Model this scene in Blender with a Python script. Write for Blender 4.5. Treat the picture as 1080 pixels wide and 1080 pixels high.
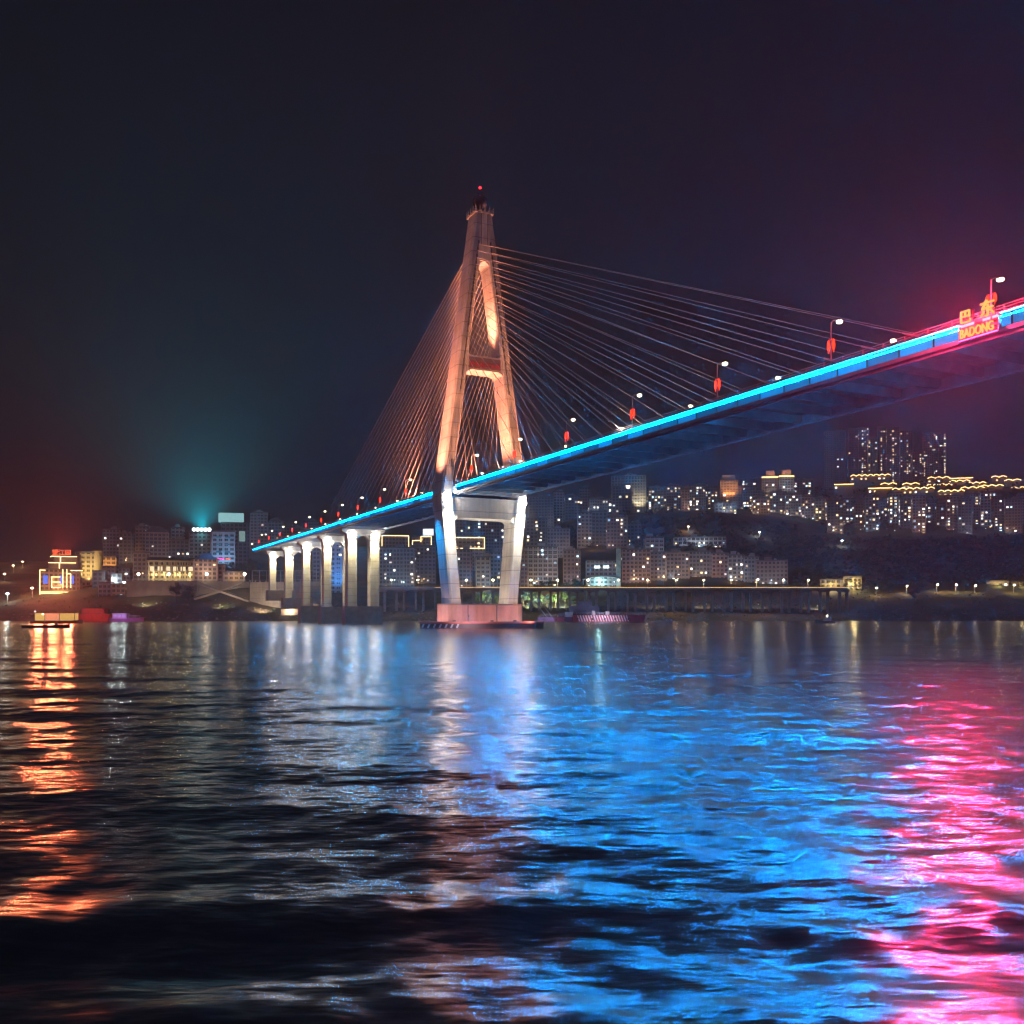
import bpy, math, random
import numpy as np
from mathutils import Vector, Matrix

R = math.radians
scene = bpy.context.scene
for o in list(bpy.data.objects):
    bpy.data.objects.remove(o)
COL = scene.collection

# ------------------------------------------------------------------ camera
cam_d = bpy.data.cameras.new('camera')
cam = bpy.data.objects.new('camera', cam_d)
COL.objects.link(cam)
CAM_H = 4.5
cam.location = (0, 0, CAM_H)
cam.rotation_euler = (R(90), 0, 0)
cam_d.sensor_width = 36
cam_d.lens = 33.33
cam_d.shift_y = 0.0991
cam_d.clip_start = 0.1
cam_d.clip_end = 12000
scene.camera = cam

# ------------------------------------------------------------------ sky
world = bpy.data.worlds.new('World')
scene.world = world
world.use_nodes = True
wn, wl = world.node_tree.nodes, world.node_tree.links
bg = wn['Background']
sky = wn.new('ShaderNodeTexSky')
sky.sky_type = 'NISHITA'
sky.sun_disc = False
sky.sun_elevation = R(-4.0)
sky.sun_rotation = R(200)
sky.air_density = 1.0
sky.dust_density = 3.0
glow = wn.new('ShaderNodeMixRGB')
glow.blend_type = 'ADD'
glow.inputs[0].default_value = 1.0
# glow.inputs[2]: thin cloud dully lit by the town
wl.new(sky.outputs[0], glow.inputs[1])
wtc = wn.new('ShaderNodeTexCoord')
wmp = wn.new('ShaderNodeMapping'); wmp.inputs['Scale'].default_value = (1.0, 1.0, 2.6)
wnz = wn.new('ShaderNodeTexNoise'); wnz.inputs['Scale'].default_value = 2.2; wnz.inputs['Detail'].default_value = 7
wrp = wn.new('ShaderNodeValToRGB')
wrp.color_ramp.elements[0].position = 0.30; wrp.color_ramp.elements[0].color = (0.005, 0.004, 0.0045, 1)
wrp.color_ramp.elements[1].position = 0.75; wrp.color_ramp.elements[1].color = (0.017, 0.014, 0.016, 1)
wl.new(wtc.outputs['Generated'], wmp.inputs[0]); wl.new(wmp.outputs[0], wnz.inputs['Vector'])
wl.new(wnz.outputs['Fac'], wrp.inputs[0]); wl.new(wrp.outputs[0], glow.inputs[2])
wl.new(glow.outputs[0], bg.inputs[0])
bg.inputs[1].default_value = 0.15

# ------------------------------------------------------------------ moonlight added as unseen fill (the one sun lamp, turned far down for night)
sun_d = bpy.data.lights.new('moonlight_fill', 'SUN')
sun_d.energy = 0.36
sun_d.angle = R(6)
sun_d.color = (0.42, 0.56, 1.0)
sun = bpy.data.objects.new('moonlight_fill', sun_d)
COL.objects.link(sun)
sun.rotation_euler = (R(48), 0, R(-25))

# ------------------------------------------------------------------ view and render
scene.view_settings.view_transform = 'Standard'
scene.view_settings.look = 'None'
scene.view_settings.exposure = 0.0
scene.view_settings.gamma = 1.0
scene.render.engine = 'CYCLES'
cy = scene.cycles
cy.max_bounces = 5
cy.diffuse_bounces = 2
cy.glossy_bounces = 3
cy.transmission_bounces = 2
cy.volume_bounces = 0
cy.transparent_max_bounces = 4
cy.caustics_reflective = False
cy.caustics_refractive = False
cy.sample_clamp_indirect = 12
cy.use_denoising = True
cy.use_light_tree = True
cy.filter_width = 1.2

# ------------------------------------------------------------------ helpers
def tag(o, label=None, cat=None, group=None, kind=None):
    if label: o['label'] = label
    if cat: o['category'] = cat
    if group: o['group'] = group
    if kind: o['kind'] = kind
    return o

def empty(name, loc=(0, 0, 0), rz=0.0, parent=None):
    o = bpy.data.objects.new(name, None)
    COL.objects.link(o)
    o.location = loc
    o.rotation_euler = (0, 0, rz)
    o.empty_display_size = 1
    if parent: o.parent = parent
    return o

def mesh_obj(name, me, mat=None, parent=None, loc=(0, 0, 0), rz=0.0):
    o = bpy.data.objects.new(name, me)
    COL.objects.link(o)
    if mat and not me.materials: me.materials.append(mat)
    if parent: o.parent = parent
    o.location = loc
    o.rotation_euler = (0, 0, rz)
    return o

class MB:
    """collects vertices and faces of ONE mesh"""
    def __init__(s):
        s.v, s.f, s.uv = [], [], []
    def add(s, vs, fs, uvs=None):
        b = len(s.v)
        s.v += [tuple(p) for p in vs]
        for i, f in enumerate(fs):
            s.f.append([b + k for k in f])
            s.uv.append(uvs[i] if uvs else [(0, 0)] * len(f))
        return s
    def box(s, x0, x1, y0, y1, z0, z1, uv=False):
        vs = [(x0, y0, z0), (x1, y0, z0), (x1, y1, z0), (x0, y1, z0), (x0, y0, z1), (x1, y0, z1), (x1, y1, z1), (x0, y1, z1)]
        fs = [(0, 3, 2, 1), (4, 5, 6, 7), (0, 1, 5, 4), (1, 2, 6, 5), (2, 3, 7, 6), (3, 0, 4, 7)]
        u = None
        if uv:
            w, d, h = x1 - x0, y1 - y0, z1 - z0
            def q(a): return [(0, 0), (a, 0), (a, h), (0, h)]
            u = [[(-9, -9)] * 4, [(-9, -9)] * 4, q(w), q(d), q(w), q(d)]
        return s.add(vs, fs, u)
    def bar(s, p, q, w, h=None, up=(0, 0, 1)):
        p, q = Vector(p), Vector(q)
        h = h or w
        d = (q - p).normalized()
        upv = Vector(up)
        if abs(d.dot(upv)) > 0.98: upv = Vector((1, 0, 0))
        a = d.cross(upv).normalized() * (w / 2)
        b = a.cross(d).normalized() * (h / 2)
        vs = [p - a - b, p + a - b, p + a + b, p - a + b, q - a - b, q + a - b, q + a + b, q - a + b]
        return s.add(vs, [(0, 3, 2, 1), (4, 5, 6, 7), (0, 1, 5, 4), (1, 2, 6, 5), (2, 3, 7, 6), (3, 0, 4, 7)])
    def tube(s, pts, r, n=6, caps=True):
        pts = [Vector(p) for p in pts]
        rs = r if isinstance(r, (list, tuple)) else [r] * len(pts)
        rings = []
        for i, p in enumerate(pts):
            d = (pts[min(i + 1, len(pts) - 1)] - pts[max(i - 1, 0)]).normalized()
            upv = Vector((0, 0, 1)) if abs(d.z) < 0.95 else Vector((1, 0, 0))
            a = d.cross(upv).normalized()
            b = a.cross(d)
            rings.append([p + (a * math.cos(2 * math.pi * k / n) + b * math.sin(2 * math.pi * k / n)) * rs[i] for k in range(n)])
        return s.loft(rings, caps)
    def loft(s, rings, caps=True):
        n = len(rings[0])
        vs = [p for r in rings for p in r]
        fs = []
        for i in range(len(rings) - 1):
            for k in range(n):
                k2 = (k + 1) % n
                fs.append((i * n + k, i * n + k2, (i + 1) * n + k2, (i + 1) * n + k))
        if caps:
            fs.append(tuple(range(n - 1, -1, -1)))
            fs.append(tuple((len(rings) - 1) * n + k for k in range(n)))
        return s.add(vs, fs)
    def prism(s, poly, axis, a, b):
        """poly of (p, q) pushed along axis from a to b"""
        def P(p, q, t):
            return {'x': (t, p, q), 'y': (p, t, q), 'z': (p, q, t)}[axis]
        return s.loft([[P(p, q, a) for p, q in poly], [P(p, q, b) for p, q in poly]])
    def lathe(s, prof, c=(0, 0, 0), n=12):
        return s.loft([[(c[0] + r * math.cos(2 * math.pi * k / n), c[1] + r * math.sin(2 * math.pi * k / n), c[2] + z) for k in range(n)] for r, z in prof])
    def mesh(s, name, mat=None, smooth=False):
        me = bpy.data.meshes.new(name)
        me.from_pydata(s.v, [], s.f)
        if any(p != (0, 0) for u in s.uv for p in u):
            l = me.uv_layers.new(name='uv')
            flat = [c for u in s.uv for p in u for c in p]
            l.data.foreach_set('uv', flat)
        me.update()
        import bmesh
        bm = bmesh.new(); bm.from_mesh(me)
        bmesh.ops.recalc_face_normals(bm, faces=bm.faces)
        bm.to_mesh(me); bm.free()
        if smooth:
            me.polygons.foreach_set('use_smooth', [True] * len(me.polygons))
        if mat: me.materials.append(mat)
        return me
    def build(s, name, mat, parent=None, loc=(0, 0, 0), rz=0.0, smooth=False):
        return mesh_obj(name, s.mesh(name, mat, smooth), None, parent, loc, rz)

# ------------------------------------------------------------------ materials
def new_mat(name):
    m = bpy.data.materials.new(name)
    m.use_nodes = True
    return m, m.node_tree.nodes, m.node_tree.links

def plain(name, col, rough=0.7, metal=0.0, var=0.25, scale=0.4):
    """a painted or cast surface with blotchy wear"""
    m, n, l = new_mat(name)
    b = n['Principled BSDF']
    b.inputs['Roughness'].default_value = rough
    b.inputs['Metallic'].default_value = metal
    tc = n.new('ShaderNodeTexCoord')
    nz = n.new('ShaderNodeTexNoise')
    nz.inputs['Scale'].default_value = scale
    nz.inputs['Detail'].default_value = 6
    l.new(tc.outputs['Object'], nz.inputs['Vector'])
    r = n.new('ShaderNodeValToRGB')
    e = r.color_ramp.elements
    e[0].position, e[1].position = 0.3, 0.7
    e[0].color = [c * (1 - var) for c in col] + [1]
    e[1].color = [min(1, c * (1 + var)) for c in col] + [1]
    l.new(nz.outputs['Fac'], r.inputs[0])
    l.new(r.outputs[0], b.inputs['Base Color'])
    return m

def concrete(name, col, lift=4.5):
    """cast concrete: blotches, rain streaks and the faint joints of each pour"""
    m, n, l = new_mat(name)
    b = n['Principled BSDF']
    b.inputs['Roughness'].default_value = 0.8
    tc = n.new('ShaderNodeTexCoord')
    mp = n.new('ShaderNodeMapping')
    mp.inputs['Scale'].default_value = (0.9, 0.9, 0.06)
    l.new(tc.outputs['Object'], mp.inputs['Vector'])
    nz = n.new('ShaderNodeTexNoise'); nz.inputs['Scale'].default_value = 0.9; nz.inputs['Detail'].default_value = 5
    l.new(mp.outputs[0], nz.inputs['Vector'])
    n2 = n.new('ShaderNodeTexNoise'); n2.inputs['Scale'].default_value = 0.25; n2.inputs['Detail'].default_value = 6
    l.new(tc.outputs['Object'], n2.inputs['Vector'])
    ad = n.new('ShaderNodeMath'); ad.operation = 'ADD'
    l.new(nz.outputs['Fac'], ad.inputs[0]); l.new(n2.outputs['Fac'], ad.inputs[1])
    r = n.new('ShaderNodeMapRange')
    r.inputs[1].default_value, r.inputs[2].default_value = 0.7, 1.3
    r.inputs[3].default_value, r.inputs[4].default_value = 0.66, 1.12
    l.new(ad.outputs[0], r.inputs[0])
    sp = n.new('ShaderNodeSeparateXYZ'); l.new(tc.outputs['Object'], sp.inputs[0])
    dv = n.new('ShaderNodeMath'); dv.operation = 'DIVIDE'; dv.inputs[1].default_value = lift; l.new(sp.outputs[2], dv.inputs[0])
    fr = n.new('ShaderNodeMath'); fr.operation = 'FRACT'; l.new(dv.outputs[0], fr.inputs[0])
    gt = n.new('ShaderNodeMath'); gt.operation = 'GREATER_THAN'; gt.inputs[1].default_value = 0.07; l.new(fr.outputs[0], gt.inputs[0])
    j = n.new('ShaderNodeMapRange'); j.inputs[3].default_value = 0.62; l.new(gt.outputs[0], j.inputs[0])
    mu = n.new('ShaderNodeMath'); mu.operation = 'MULTIPLY'; l.new(r.outputs[0], mu.inputs[0]); l.new(j.outputs[0], mu.inputs[1])
    mx = n.new('ShaderNodeMixRGB'); mx.blend_type = 'MULTIPLY'; mx.inputs[0].default_value = 1
    mx.inputs[1].default_value = list(col) + [1]
    l.new(mu.outputs[0], mx.inputs[2])
    l.new(mx.outputs[0], b.inputs['Base Color'])
    return m

def emit(name, col, s, sample=True):
    m, n, l = new_mat(name)
    n.remove(n['Principled BSDF'])
    e = n.new('ShaderNodeEmission')
    e.inputs[0].default_value = list(col) + [1]
    e.inputs[1].default_value = s
    l.new(e.outputs[0], n['Material Output'].inputs[0])
    m.cycles.emission_sampling = 'AUTO' if sample else 'NONE'
    return m

def lamp(name, kind, loc, power, col, parent=None, aim=None, size=60, blend=0.6, radius=0.3):
    d = bpy.data.lights.new(name, kind)
    d.energy = power
    d.color = col
    d.shadow_soft_size = radius
    if kind == 'SPOT':
        d.spot_size = R(size)
        d.spot_blend = blend
    o = bpy.data.objects.new(name, d)
    COL.objects.link(o)
    if parent: o.parent = parent
    o.location = loc
    if aim is not None:
        o.rotation_euler = (Vector(aim) - Vector(loc)).to_track_quat('-Z', 'Y').to_euler()
    return o

def text_mesh(name, body, size, depth, mat, bold=0.0):
    c = bpy.data.curves.new('lettering', 'FONT')
    c.body = body
    c.size = size
    c.extrude = depth
    c.offset = bold
    c.align_x = 'CENTER'
    o = bpy.data.objects.new('lettering', c)
    COL.objects.link(o)
    bpy.context.view_layer.update()
    me = bpy.data.meshes.new_from_object(o.evaluated_get(bpy.context.evaluated_depsgraph_get()))
    bpy.data.objects.remove(o)
    me.name = name
    me.materials.clear()
    me.materials.append(mat)
    return me

def PX(px, Y, z=0.0):
    """ground position that stands at bearing px of the view, Y metres out"""
    return Vector(((px - 540) / 1000.0 * Y, Y, z))

def ZY(py, Y):
    """height seen at row py, Y metres out"""
    return CAM_H + (647 - py) / 1000.0 * Y

M = {}
M['concrete'] = concrete('pale_concrete', (0.42, 0.40, 0.37))
M['pier_concrete'] = concrete('pier_concrete', (0.36, 0.34, 0.29), 3.0)
M['cap_concrete'] = concrete('red_washed_concrete', (0.45, 0.25, 0.21), 7)
M['deck_steel'] = plain('deck_steel', (0.22, 0.25, 0.28), 0.6)
M['dark_steel'] = plain('dark_steel', (0.06, 0.06, 0.065), 0.5)
M['rail'] = plain('rail_paint', (0.5, 0.5, 0.5), 0.5)
M['cable'] = plain('cable_sheath', (0.48, 0.44, 0.40), 0.45, var=0.08)
M['asphalt'] = plain('asphalt', (0.05, 0.05, 0.05), 0.9)
M['glass_globe'] = plain('tinted_globe', (0.10, 0.05, 0.05), 0.15)
# ------------------------------------------------------------------ water
def build_water():
    rng = np.random.default_rng(4)
    y0 = 14.0                                   # the sheet starts behind the viewer and runs under the far bank
    Ys = np.concatenate([np.linspace(-60, -2, 12), np.exp(np.linspace(math.log(1.5 + y0), math.log(640 + y0), 900)) - y0])
    t = np.concatenate([np.linspace(-4, -0.85, 24), np.linspace(-0.8, 0.8, 520), np.linspace(0.85, 4, 24)])
    Yg, T = np.meshgrid(Ys, t, indexing='ij')
    X = T * (np.maximum(Yg, 0) + y0)
    Z = np.zeros_like(X)
    spacing = np.maximum((np.maximum(Yg, 0) + y0) * 0.0042, 0.05)
    waves = []
    for lam, slope, k, spread, head in ((4.6, 0.018, 7, 0.35, 1.28), (9.0, 0.014, 6, 0.5, 1.75), (2.3, 0.024, 12, 0.8, 1.5), (1.25, 0.022, 18, 0.9, 1.6), (0.7, 0.020, 20, 1.0, 1.5)):
        for _ in range(k):
            L = lam * rng.uniform(0.75, 1.3)
            a = head + rng.normal(0, spread)
            waves.append((L, slope * rng.uniform(0.7, 1.3) / math.sqrt(k / 4), a, rng.uniform(0, 6.28)))
    # a slow field that makes the swell come and go in sets
    env = 0.75 + 0.35 * np.sin(X * 0.11 + Yg * 0.05 + 1.0) * np.sin(Yg * 0.13 - X * 0.03 + 0.6)
    for L, s, a, p in waves:
        kk = 2 * math.pi / L
        fade = np.clip((L / spacing - 3) / 3, 0, 1)
        ph = kk * (X * math.cos(a) + Yg * math.sin(a)) + p
        amp = s / kk
        Z += fade * amp * np.sin(ph) * (env if L > 1.8 else 1.0)
    # the ferry's own wake: two steep crests running past the bow
    for yc, tilt, w, h in ((14.2, 0.045, 1.15, 0.125), (10.6, 0.05, 1.05, 0.10)):
        d = Yg - (yc + tilt * X + 0.35 * np.sin(X * 0.33 + yc))
        Z += h * np.exp(-(d / w) ** 2) * (0.62 + 0.28 * np.sin(X * 0.37 + yc * 2) + 0.25 * np.sin(X * 0.83 + yc))
        Z -= 0.6 * h * np.exp(-((d + 1.9 * w) / (1.1 * w)) ** 2)
    nv, nt = X.shape
    co = np.stack([X, Yg, Z], -1).reshape(-1, 3).astype(np.float32)
    i = np.arange(nv - 1)[:, None] * nt + np.arange(nt - 1)[None, :]
    q = np.stack([i, i + 1, i + nt + 1, i + nt], -1).reshape(-1, 4).astype(np.int32)
    me = bpy.data.meshes.new('river')
    me.vertices.add(len(co)); me.vertices.foreach_set('co', co.ravel())
    me.loops.add(q.size); me.loops.foreach_set('vertex_index', q.ravel())
    me.polygons.add(len(q)); me.polygons.foreach_set('loop_start', np.arange(0, q.size, 4, dtype=np.int32))
    me.update(calc_edges=True)
    me.polygons.foreach_set('use_smooth', np.ones(len(q), dtype=bool))
    m, n, l = new_mat('river_water')
    b = n['Principled BSDF']
    b.inputs['Base Color'].default_value = (0.010, 0.014, 0.014, 1)
    b.inputs['Roughness'].default_value = 0.195
    b.inputs['IOR'].default_value = 2.2
    geo = n.new('ShaderNodeNewGeometry')
    tc = n.new('ShaderNodeTexCoord')
    def noise(sx, sy, detail, rot):
        mp = n.new('ShaderNodeMapping')
        mp.inputs['Scale'].default_value = (sx, sy, 1)
        mp.inputs['Rotation'].default_value = (0, 0, rot)
        l.new(tc.outputs['Object'], mp.inputs[0])
        t_ = n.new('ShaderNodeTexNoise'); t_.inputs['Scale'].default_value = 1; t_.inputs['Detail'].default_value = detail
        t_.inputs['Distortion'].default_value = 0.6
        l.new(mp.outputs[0], t_.inputs['Vector'])
        s_ = n.new('ShaderNodeVectorMath'); s_.operation = 'SUBTRACT'; s_.inputs[1].default_value = (0.5, 0.5, 0.5)
        l.new(t_.outputs['Color'], s_.inputs[0])
        return s_
    def scaled(v, k):
        s_ = n.new('ShaderNodeVectorMath'); s_.operation = 'MULTIPLY'; s_.inputs[1].default_value = k
        l.new(v.outputs[0], s_.inputs[0]); return s_
    def add(a, c):
        s_ = n.new('ShaderNodeVectorMath'); s_.operation = 'ADD'
        l.new(a.outputs[0], s_.inputs[0]); l.new(c.outputs[0], s_.inputs[1]); return s_
    fine = scaled(noise(1.3, 5.0, 4.0, 0.08), (0.26, 0.56, 0))
    tiny = scaled(noise(3.2, 9.5, 2.0, -0.06), (0.11, 0.22, 0))
    mid = scaled(noise(0.10, 0.34, 2.0, -0.1), (0.14, 0.26, 0))
    # calmer and rougher patches of the river
    pt = noise(0.012, 0.03, 3.0, 0.15)
    sep = n.new('ShaderNodeSeparateXYZ'); l.new(pt.outputs[0], sep.inputs[0])
    rg = n.new('ShaderNodeMapRange'); rg.inputs[1].default_value = -0.18; rg.inputs[2].default_value = 0.195
    rg.inputs[3].default_value = 0.45; rg.inputs[4].default_value = 1.15
    l.new(sep.outputs[0], rg.inputs[0])
    tot = add(add(fine, mid), tiny)
    mul = n.new('ShaderNodeVectorMath'); mul.operation = 'SCALE'
    l.new(tot.outputs[0], mul.inputs[0]); l.new(rg.outputs[0], mul.inputs['Scale'])
    sm = n.new('ShaderNodeVectorMath'); sm.operation = 'ADD'
    l.new(geo.outputs['Normal'], sm.inputs[0]); l.new(mul.outputs[0], sm.inputs[1])
    nm = n.new('ShaderNodeVectorMath'); nm.operation = 'NORMALIZE'; l.new(sm.outputs[0], nm.inputs[0])
    l.new(nm.outputs[0], b.inputs['Normal'])
    o = mesh_obj('water', me, m)
    tag(o, kind='structure')
build_water()

# ------------------------------------------------------------------ the bridge
TH = math.atan(0.489)
D_C = 122.3
BR = Vector((D_C * math.cos(TH) - 273 * math.sin(TH), D_C * math.sin(TH) + 273 * math.cos(TH), 0))
HW, Z_B, Z_T = 11.0, 41.3, 43.9                  # half width of the deck, its underside and its top edge
def led(name, col, s_):
    # run of light fixtures: joints between them and some that burn lower
    m, n, l = new_mat(name)
    n.remove(n['Principled BSDF'])
    e = n.new('ShaderNodeEmission'); e.inputs[0].default_value = list(col) + [1]
    tc = n.new('ShaderNodeTexCoord'); sp = n.new('ShaderNodeSeparateXYZ'); l.new(tc.outputs['Object'], sp.inputs[0])
    dv = n.new('ShaderNodeMath'); dv.operation = 'DIVIDE'; dv.inputs[1].default_value = 6.0; l.new(sp.outputs[1], dv.inputs[0])
    fr = n.new('ShaderNodeMath'); fr.operation = 'FRACT'; l.new(dv.outputs[0], fr.inputs[0])
    gt = n.new('ShaderNodeMath'); gt.operation = 'GREATER_THAN'; gt.inputs[1].default_value = 0.05; l.new(fr.outputs[0], gt.inputs[0])
    fl = n.new('ShaderNodeMath'); fl.operation = 'FLOOR'; l.new(dv.outputs[0], fl.inputs[0])
    w = n.new('ShaderNodeTexWhiteNoise'); w.noise_dimensions = '1D'; l.new(fl.outputs[0], w.inputs['W'])
    mr = n.new('ShaderNodeMapRange'); mr.inputs[3].default_value = 0.35 * s_; mr.inputs[4].default_value = 1.35 * s_; l.new(w.outputs['Value'], mr.inputs[0])
    mu = n.new('ShaderNodeMath'); mu.operation = 'MULTIPLY'; l.new(mr.outputs[0], mu.inputs[0]); l.new(gt.outputs[0], mu.inputs[1])
    l.new(mu.outputs[0], e.inputs[1]); l.new(e.outputs[0], n['Material Output'].inputs[0])
    return m
M['led_blue'] = led('blue_light_line', (0.0, 0.325, 1.0), 1000)
M['led_half'] = led('blue_light_line_dimmer', (0.0, 0.40, 1.0), 380)
M['led_low'] = led('blue_light_line_dimmest', (0.0, 0.38, 1.0), 170)
M['fascia_glow'] = led('blue_glow_fascia', (0.0, 0.25, 0.70), 0.95)  # the line's blue wash on the fascia, put in as emission
M['fascia_glow'].cycles.emission_sampling = 'NONE'
M['lamp_white'] = emit('white_lamp', (1.0, 0.80, 0.46), 9.0)
M['lantern_red'] = emit('red_lantern', (1.0, 0.03, 0.01), 3.5, False)
M['beacon_red'] = emit('red_beacon', (1.0, 0.02, 0.03), 5, False)
M['letter_red'] = emit('dull_red_letters', (0.55, 0.03, 0.02), 0.9, False)
M['flood_white'] = emit('white_flood_fixture', (1.0, 0.88, 0.76), 560)
M['flood_warm'] = emit('warm_flood_fixture', (1.0, 0.92, 0.84), 900)
bridge = empty('cable_stayed_bridge', BR, TH)
tag(bridge, 'cable-stayed road bridge with orange floodlit pylon and blue light line, crossing the river', 'bridge')

def bloc(x, y, z):                                # bridge coordinates -> world
    return Vector((BR.x + x * math.cos(TH) - y * math.sin(TH), BR.y + x * math.sin(TH) + y * math.cos(TH), z))

Y_MAIN0, Y_JOINT, Y_END = -330, 160, 312
def build_deck():
    d = MB()
    # two edge girders and the road slab between them
    for s in (-1, 1):
        d.prism([(s * 9.2, Z_B), (s * 9.6, Z_B - 0.002), (s * 10.6, Z_B), (s * HW, Z_B + 0.8), (s * HW, Z_T - 0.5), (s * 10.6, Z_T), (s * 9.2, Z_T - 0.3)], 'y', Y_MAIN0, Y_JOINT)
        d.prism([(s * 8.8, Z_B + 0.2), (s * 10.2, Z_B + 0.2), (s * 10.8, Z_B + 0.9), (s * 10.8, Z_T - 0.6), (s * 10.4, Z_T - 0.1), (s * 8.8, Z_T - 0.4)], 'y', Y_JOINT + 0.15, Y_END)
    d.box(-9.2, 9.2, Y_MAIN0, Y_JOINT, Z_T - 0.9, Z_T - 0.35)
    d.box(-8.8, 8.8, Y_JOINT + 0.15, Y_END, Z_T - 1.0, Z_T - 0.42)
    deck = d.build('deck', M['deck_steel'], bridge)
    r = MB().box(-8.4, 8.4, Y_MAIN0, Y_END, Z_T - 0.33, Z_T - 0.29)
    r.build('road_surface', M['asphalt'], deck)
    # both edges: a fascia that glows for the light wash, and the bright line
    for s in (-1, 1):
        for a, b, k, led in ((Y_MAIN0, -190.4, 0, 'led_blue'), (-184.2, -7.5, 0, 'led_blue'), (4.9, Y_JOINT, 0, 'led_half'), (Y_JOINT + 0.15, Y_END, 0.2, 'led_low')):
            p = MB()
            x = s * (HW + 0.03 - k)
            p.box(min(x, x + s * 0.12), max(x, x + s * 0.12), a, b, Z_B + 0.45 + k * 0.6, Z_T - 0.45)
            p.build('glowing_fascia', M['fascia_glow'], deck)
            q = MB()
            x = s * (HW + 0.30 - k)
            q.box(min(x, x + s * 0.16), max(x, x + s * 0.16), a + 0.1, b - 0.1, Z_B + 1.62, Z_B + 1.73)
            q.build('light_line', M[led], deck)
            # lip added over the light line to keep its light off the cables
            x = s * (HW + 0.02 - k)
            MB().box(min(x, x + s * 0.7), max(x, x + s * 0.7), a, b, Z_T - 0.44, Z_T - 0.34).build('shield_lip', M['deck_steel'], deck)
        # wash light under the girder, turned inwards to the soffit
        hs = MB().bar((s * 9.5, Y_MAIN0, Z_B - 0.17), (s * 9.5, Y_JOINT, Z_B - 0.17), 0.16, 0.33)
        hs.build('wash_housing', M['deck_steel'], deck)
        ws = MB().box(s * 9.40 - 0.012, s * 9.40 + 0.012, Y_MAIN0, Y_JOINT, Z_B - 0.31, Z_B - 0.05)
        if s < 0: ws.build('wash_light', emit('blue_wash_light', (0.0, 0.36, 1.0), 26.0), deck)
        # parapet rail on posts
        ra = MB()
        for y in np.arange(Y_MAIN0, Y_END, 4.0):
            ra.box(s * 10.1 - 0.09, s * 10.1 + 0.09, y - 0.09, y + 0.09, Z_T - 0.3, Z_T + 1.05)
        for z in (Z_T + 0.25, Z_T + 0.62, Z_T + 0.98):
            ra.bar((s * 10.1, Y_MAIN0, z), (s * 10.1, Y_END, z), 0.09)
        ra.build('railing', M['rail'], deck)
    # cross girders under the slab
    g = MB()
    g.prism([(-9.2, Z_B + 0.5), (-8.6, Z_B + 0.05), (8.6, Z_B + 0.05), (9.2, Z_B + 0.5), (9.2, Z_T - 0.9), (-9.2, Z_T - 0.9)], 'y', -0.2, 0.2)
    me = g.mesh('cross_girder', M['deck_steel'])
    for k in range(61):
        mesh_obj('cross_girder', me, None, deck, (0, -324 + k * 8.0, 0))
    return deck
deck = build_deck()

# pylon --------------------------------------------------------------
def outer(z):                                    # half width of the pylon's outline at height z
    if z < Z_B: return 11.6 + (14.7 - 11.6) * (z - 7.5) / (Z_B - 7.5)
    return 14.7 + (2.75 - 14.7) * (z - Z_B) / (129.5 - Z_B)
def half_len(z):
    if z < Z_B: return 3.7 + 0.5 * (z - 7.5) / (Z_B - 7.5)
    return 4.2 - 0.9 * (z - Z_B) / (129.5 - Z_B)
def leg_ring(s, z, th, c=0.55):
    xo, L = outer(z), half_len(z)
    xi = max(xo - th, 0.02)
    pts = [(xo - c, -L), (xo, -L + c), (xo, L - c), (xo - c, L), (xi + 0.3, L), (xi, L - 0.3), (xi, -L + 0.3), (xi + 0.3, -L)]
    return [(s * x, y, z) for x, y in pts]

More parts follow.
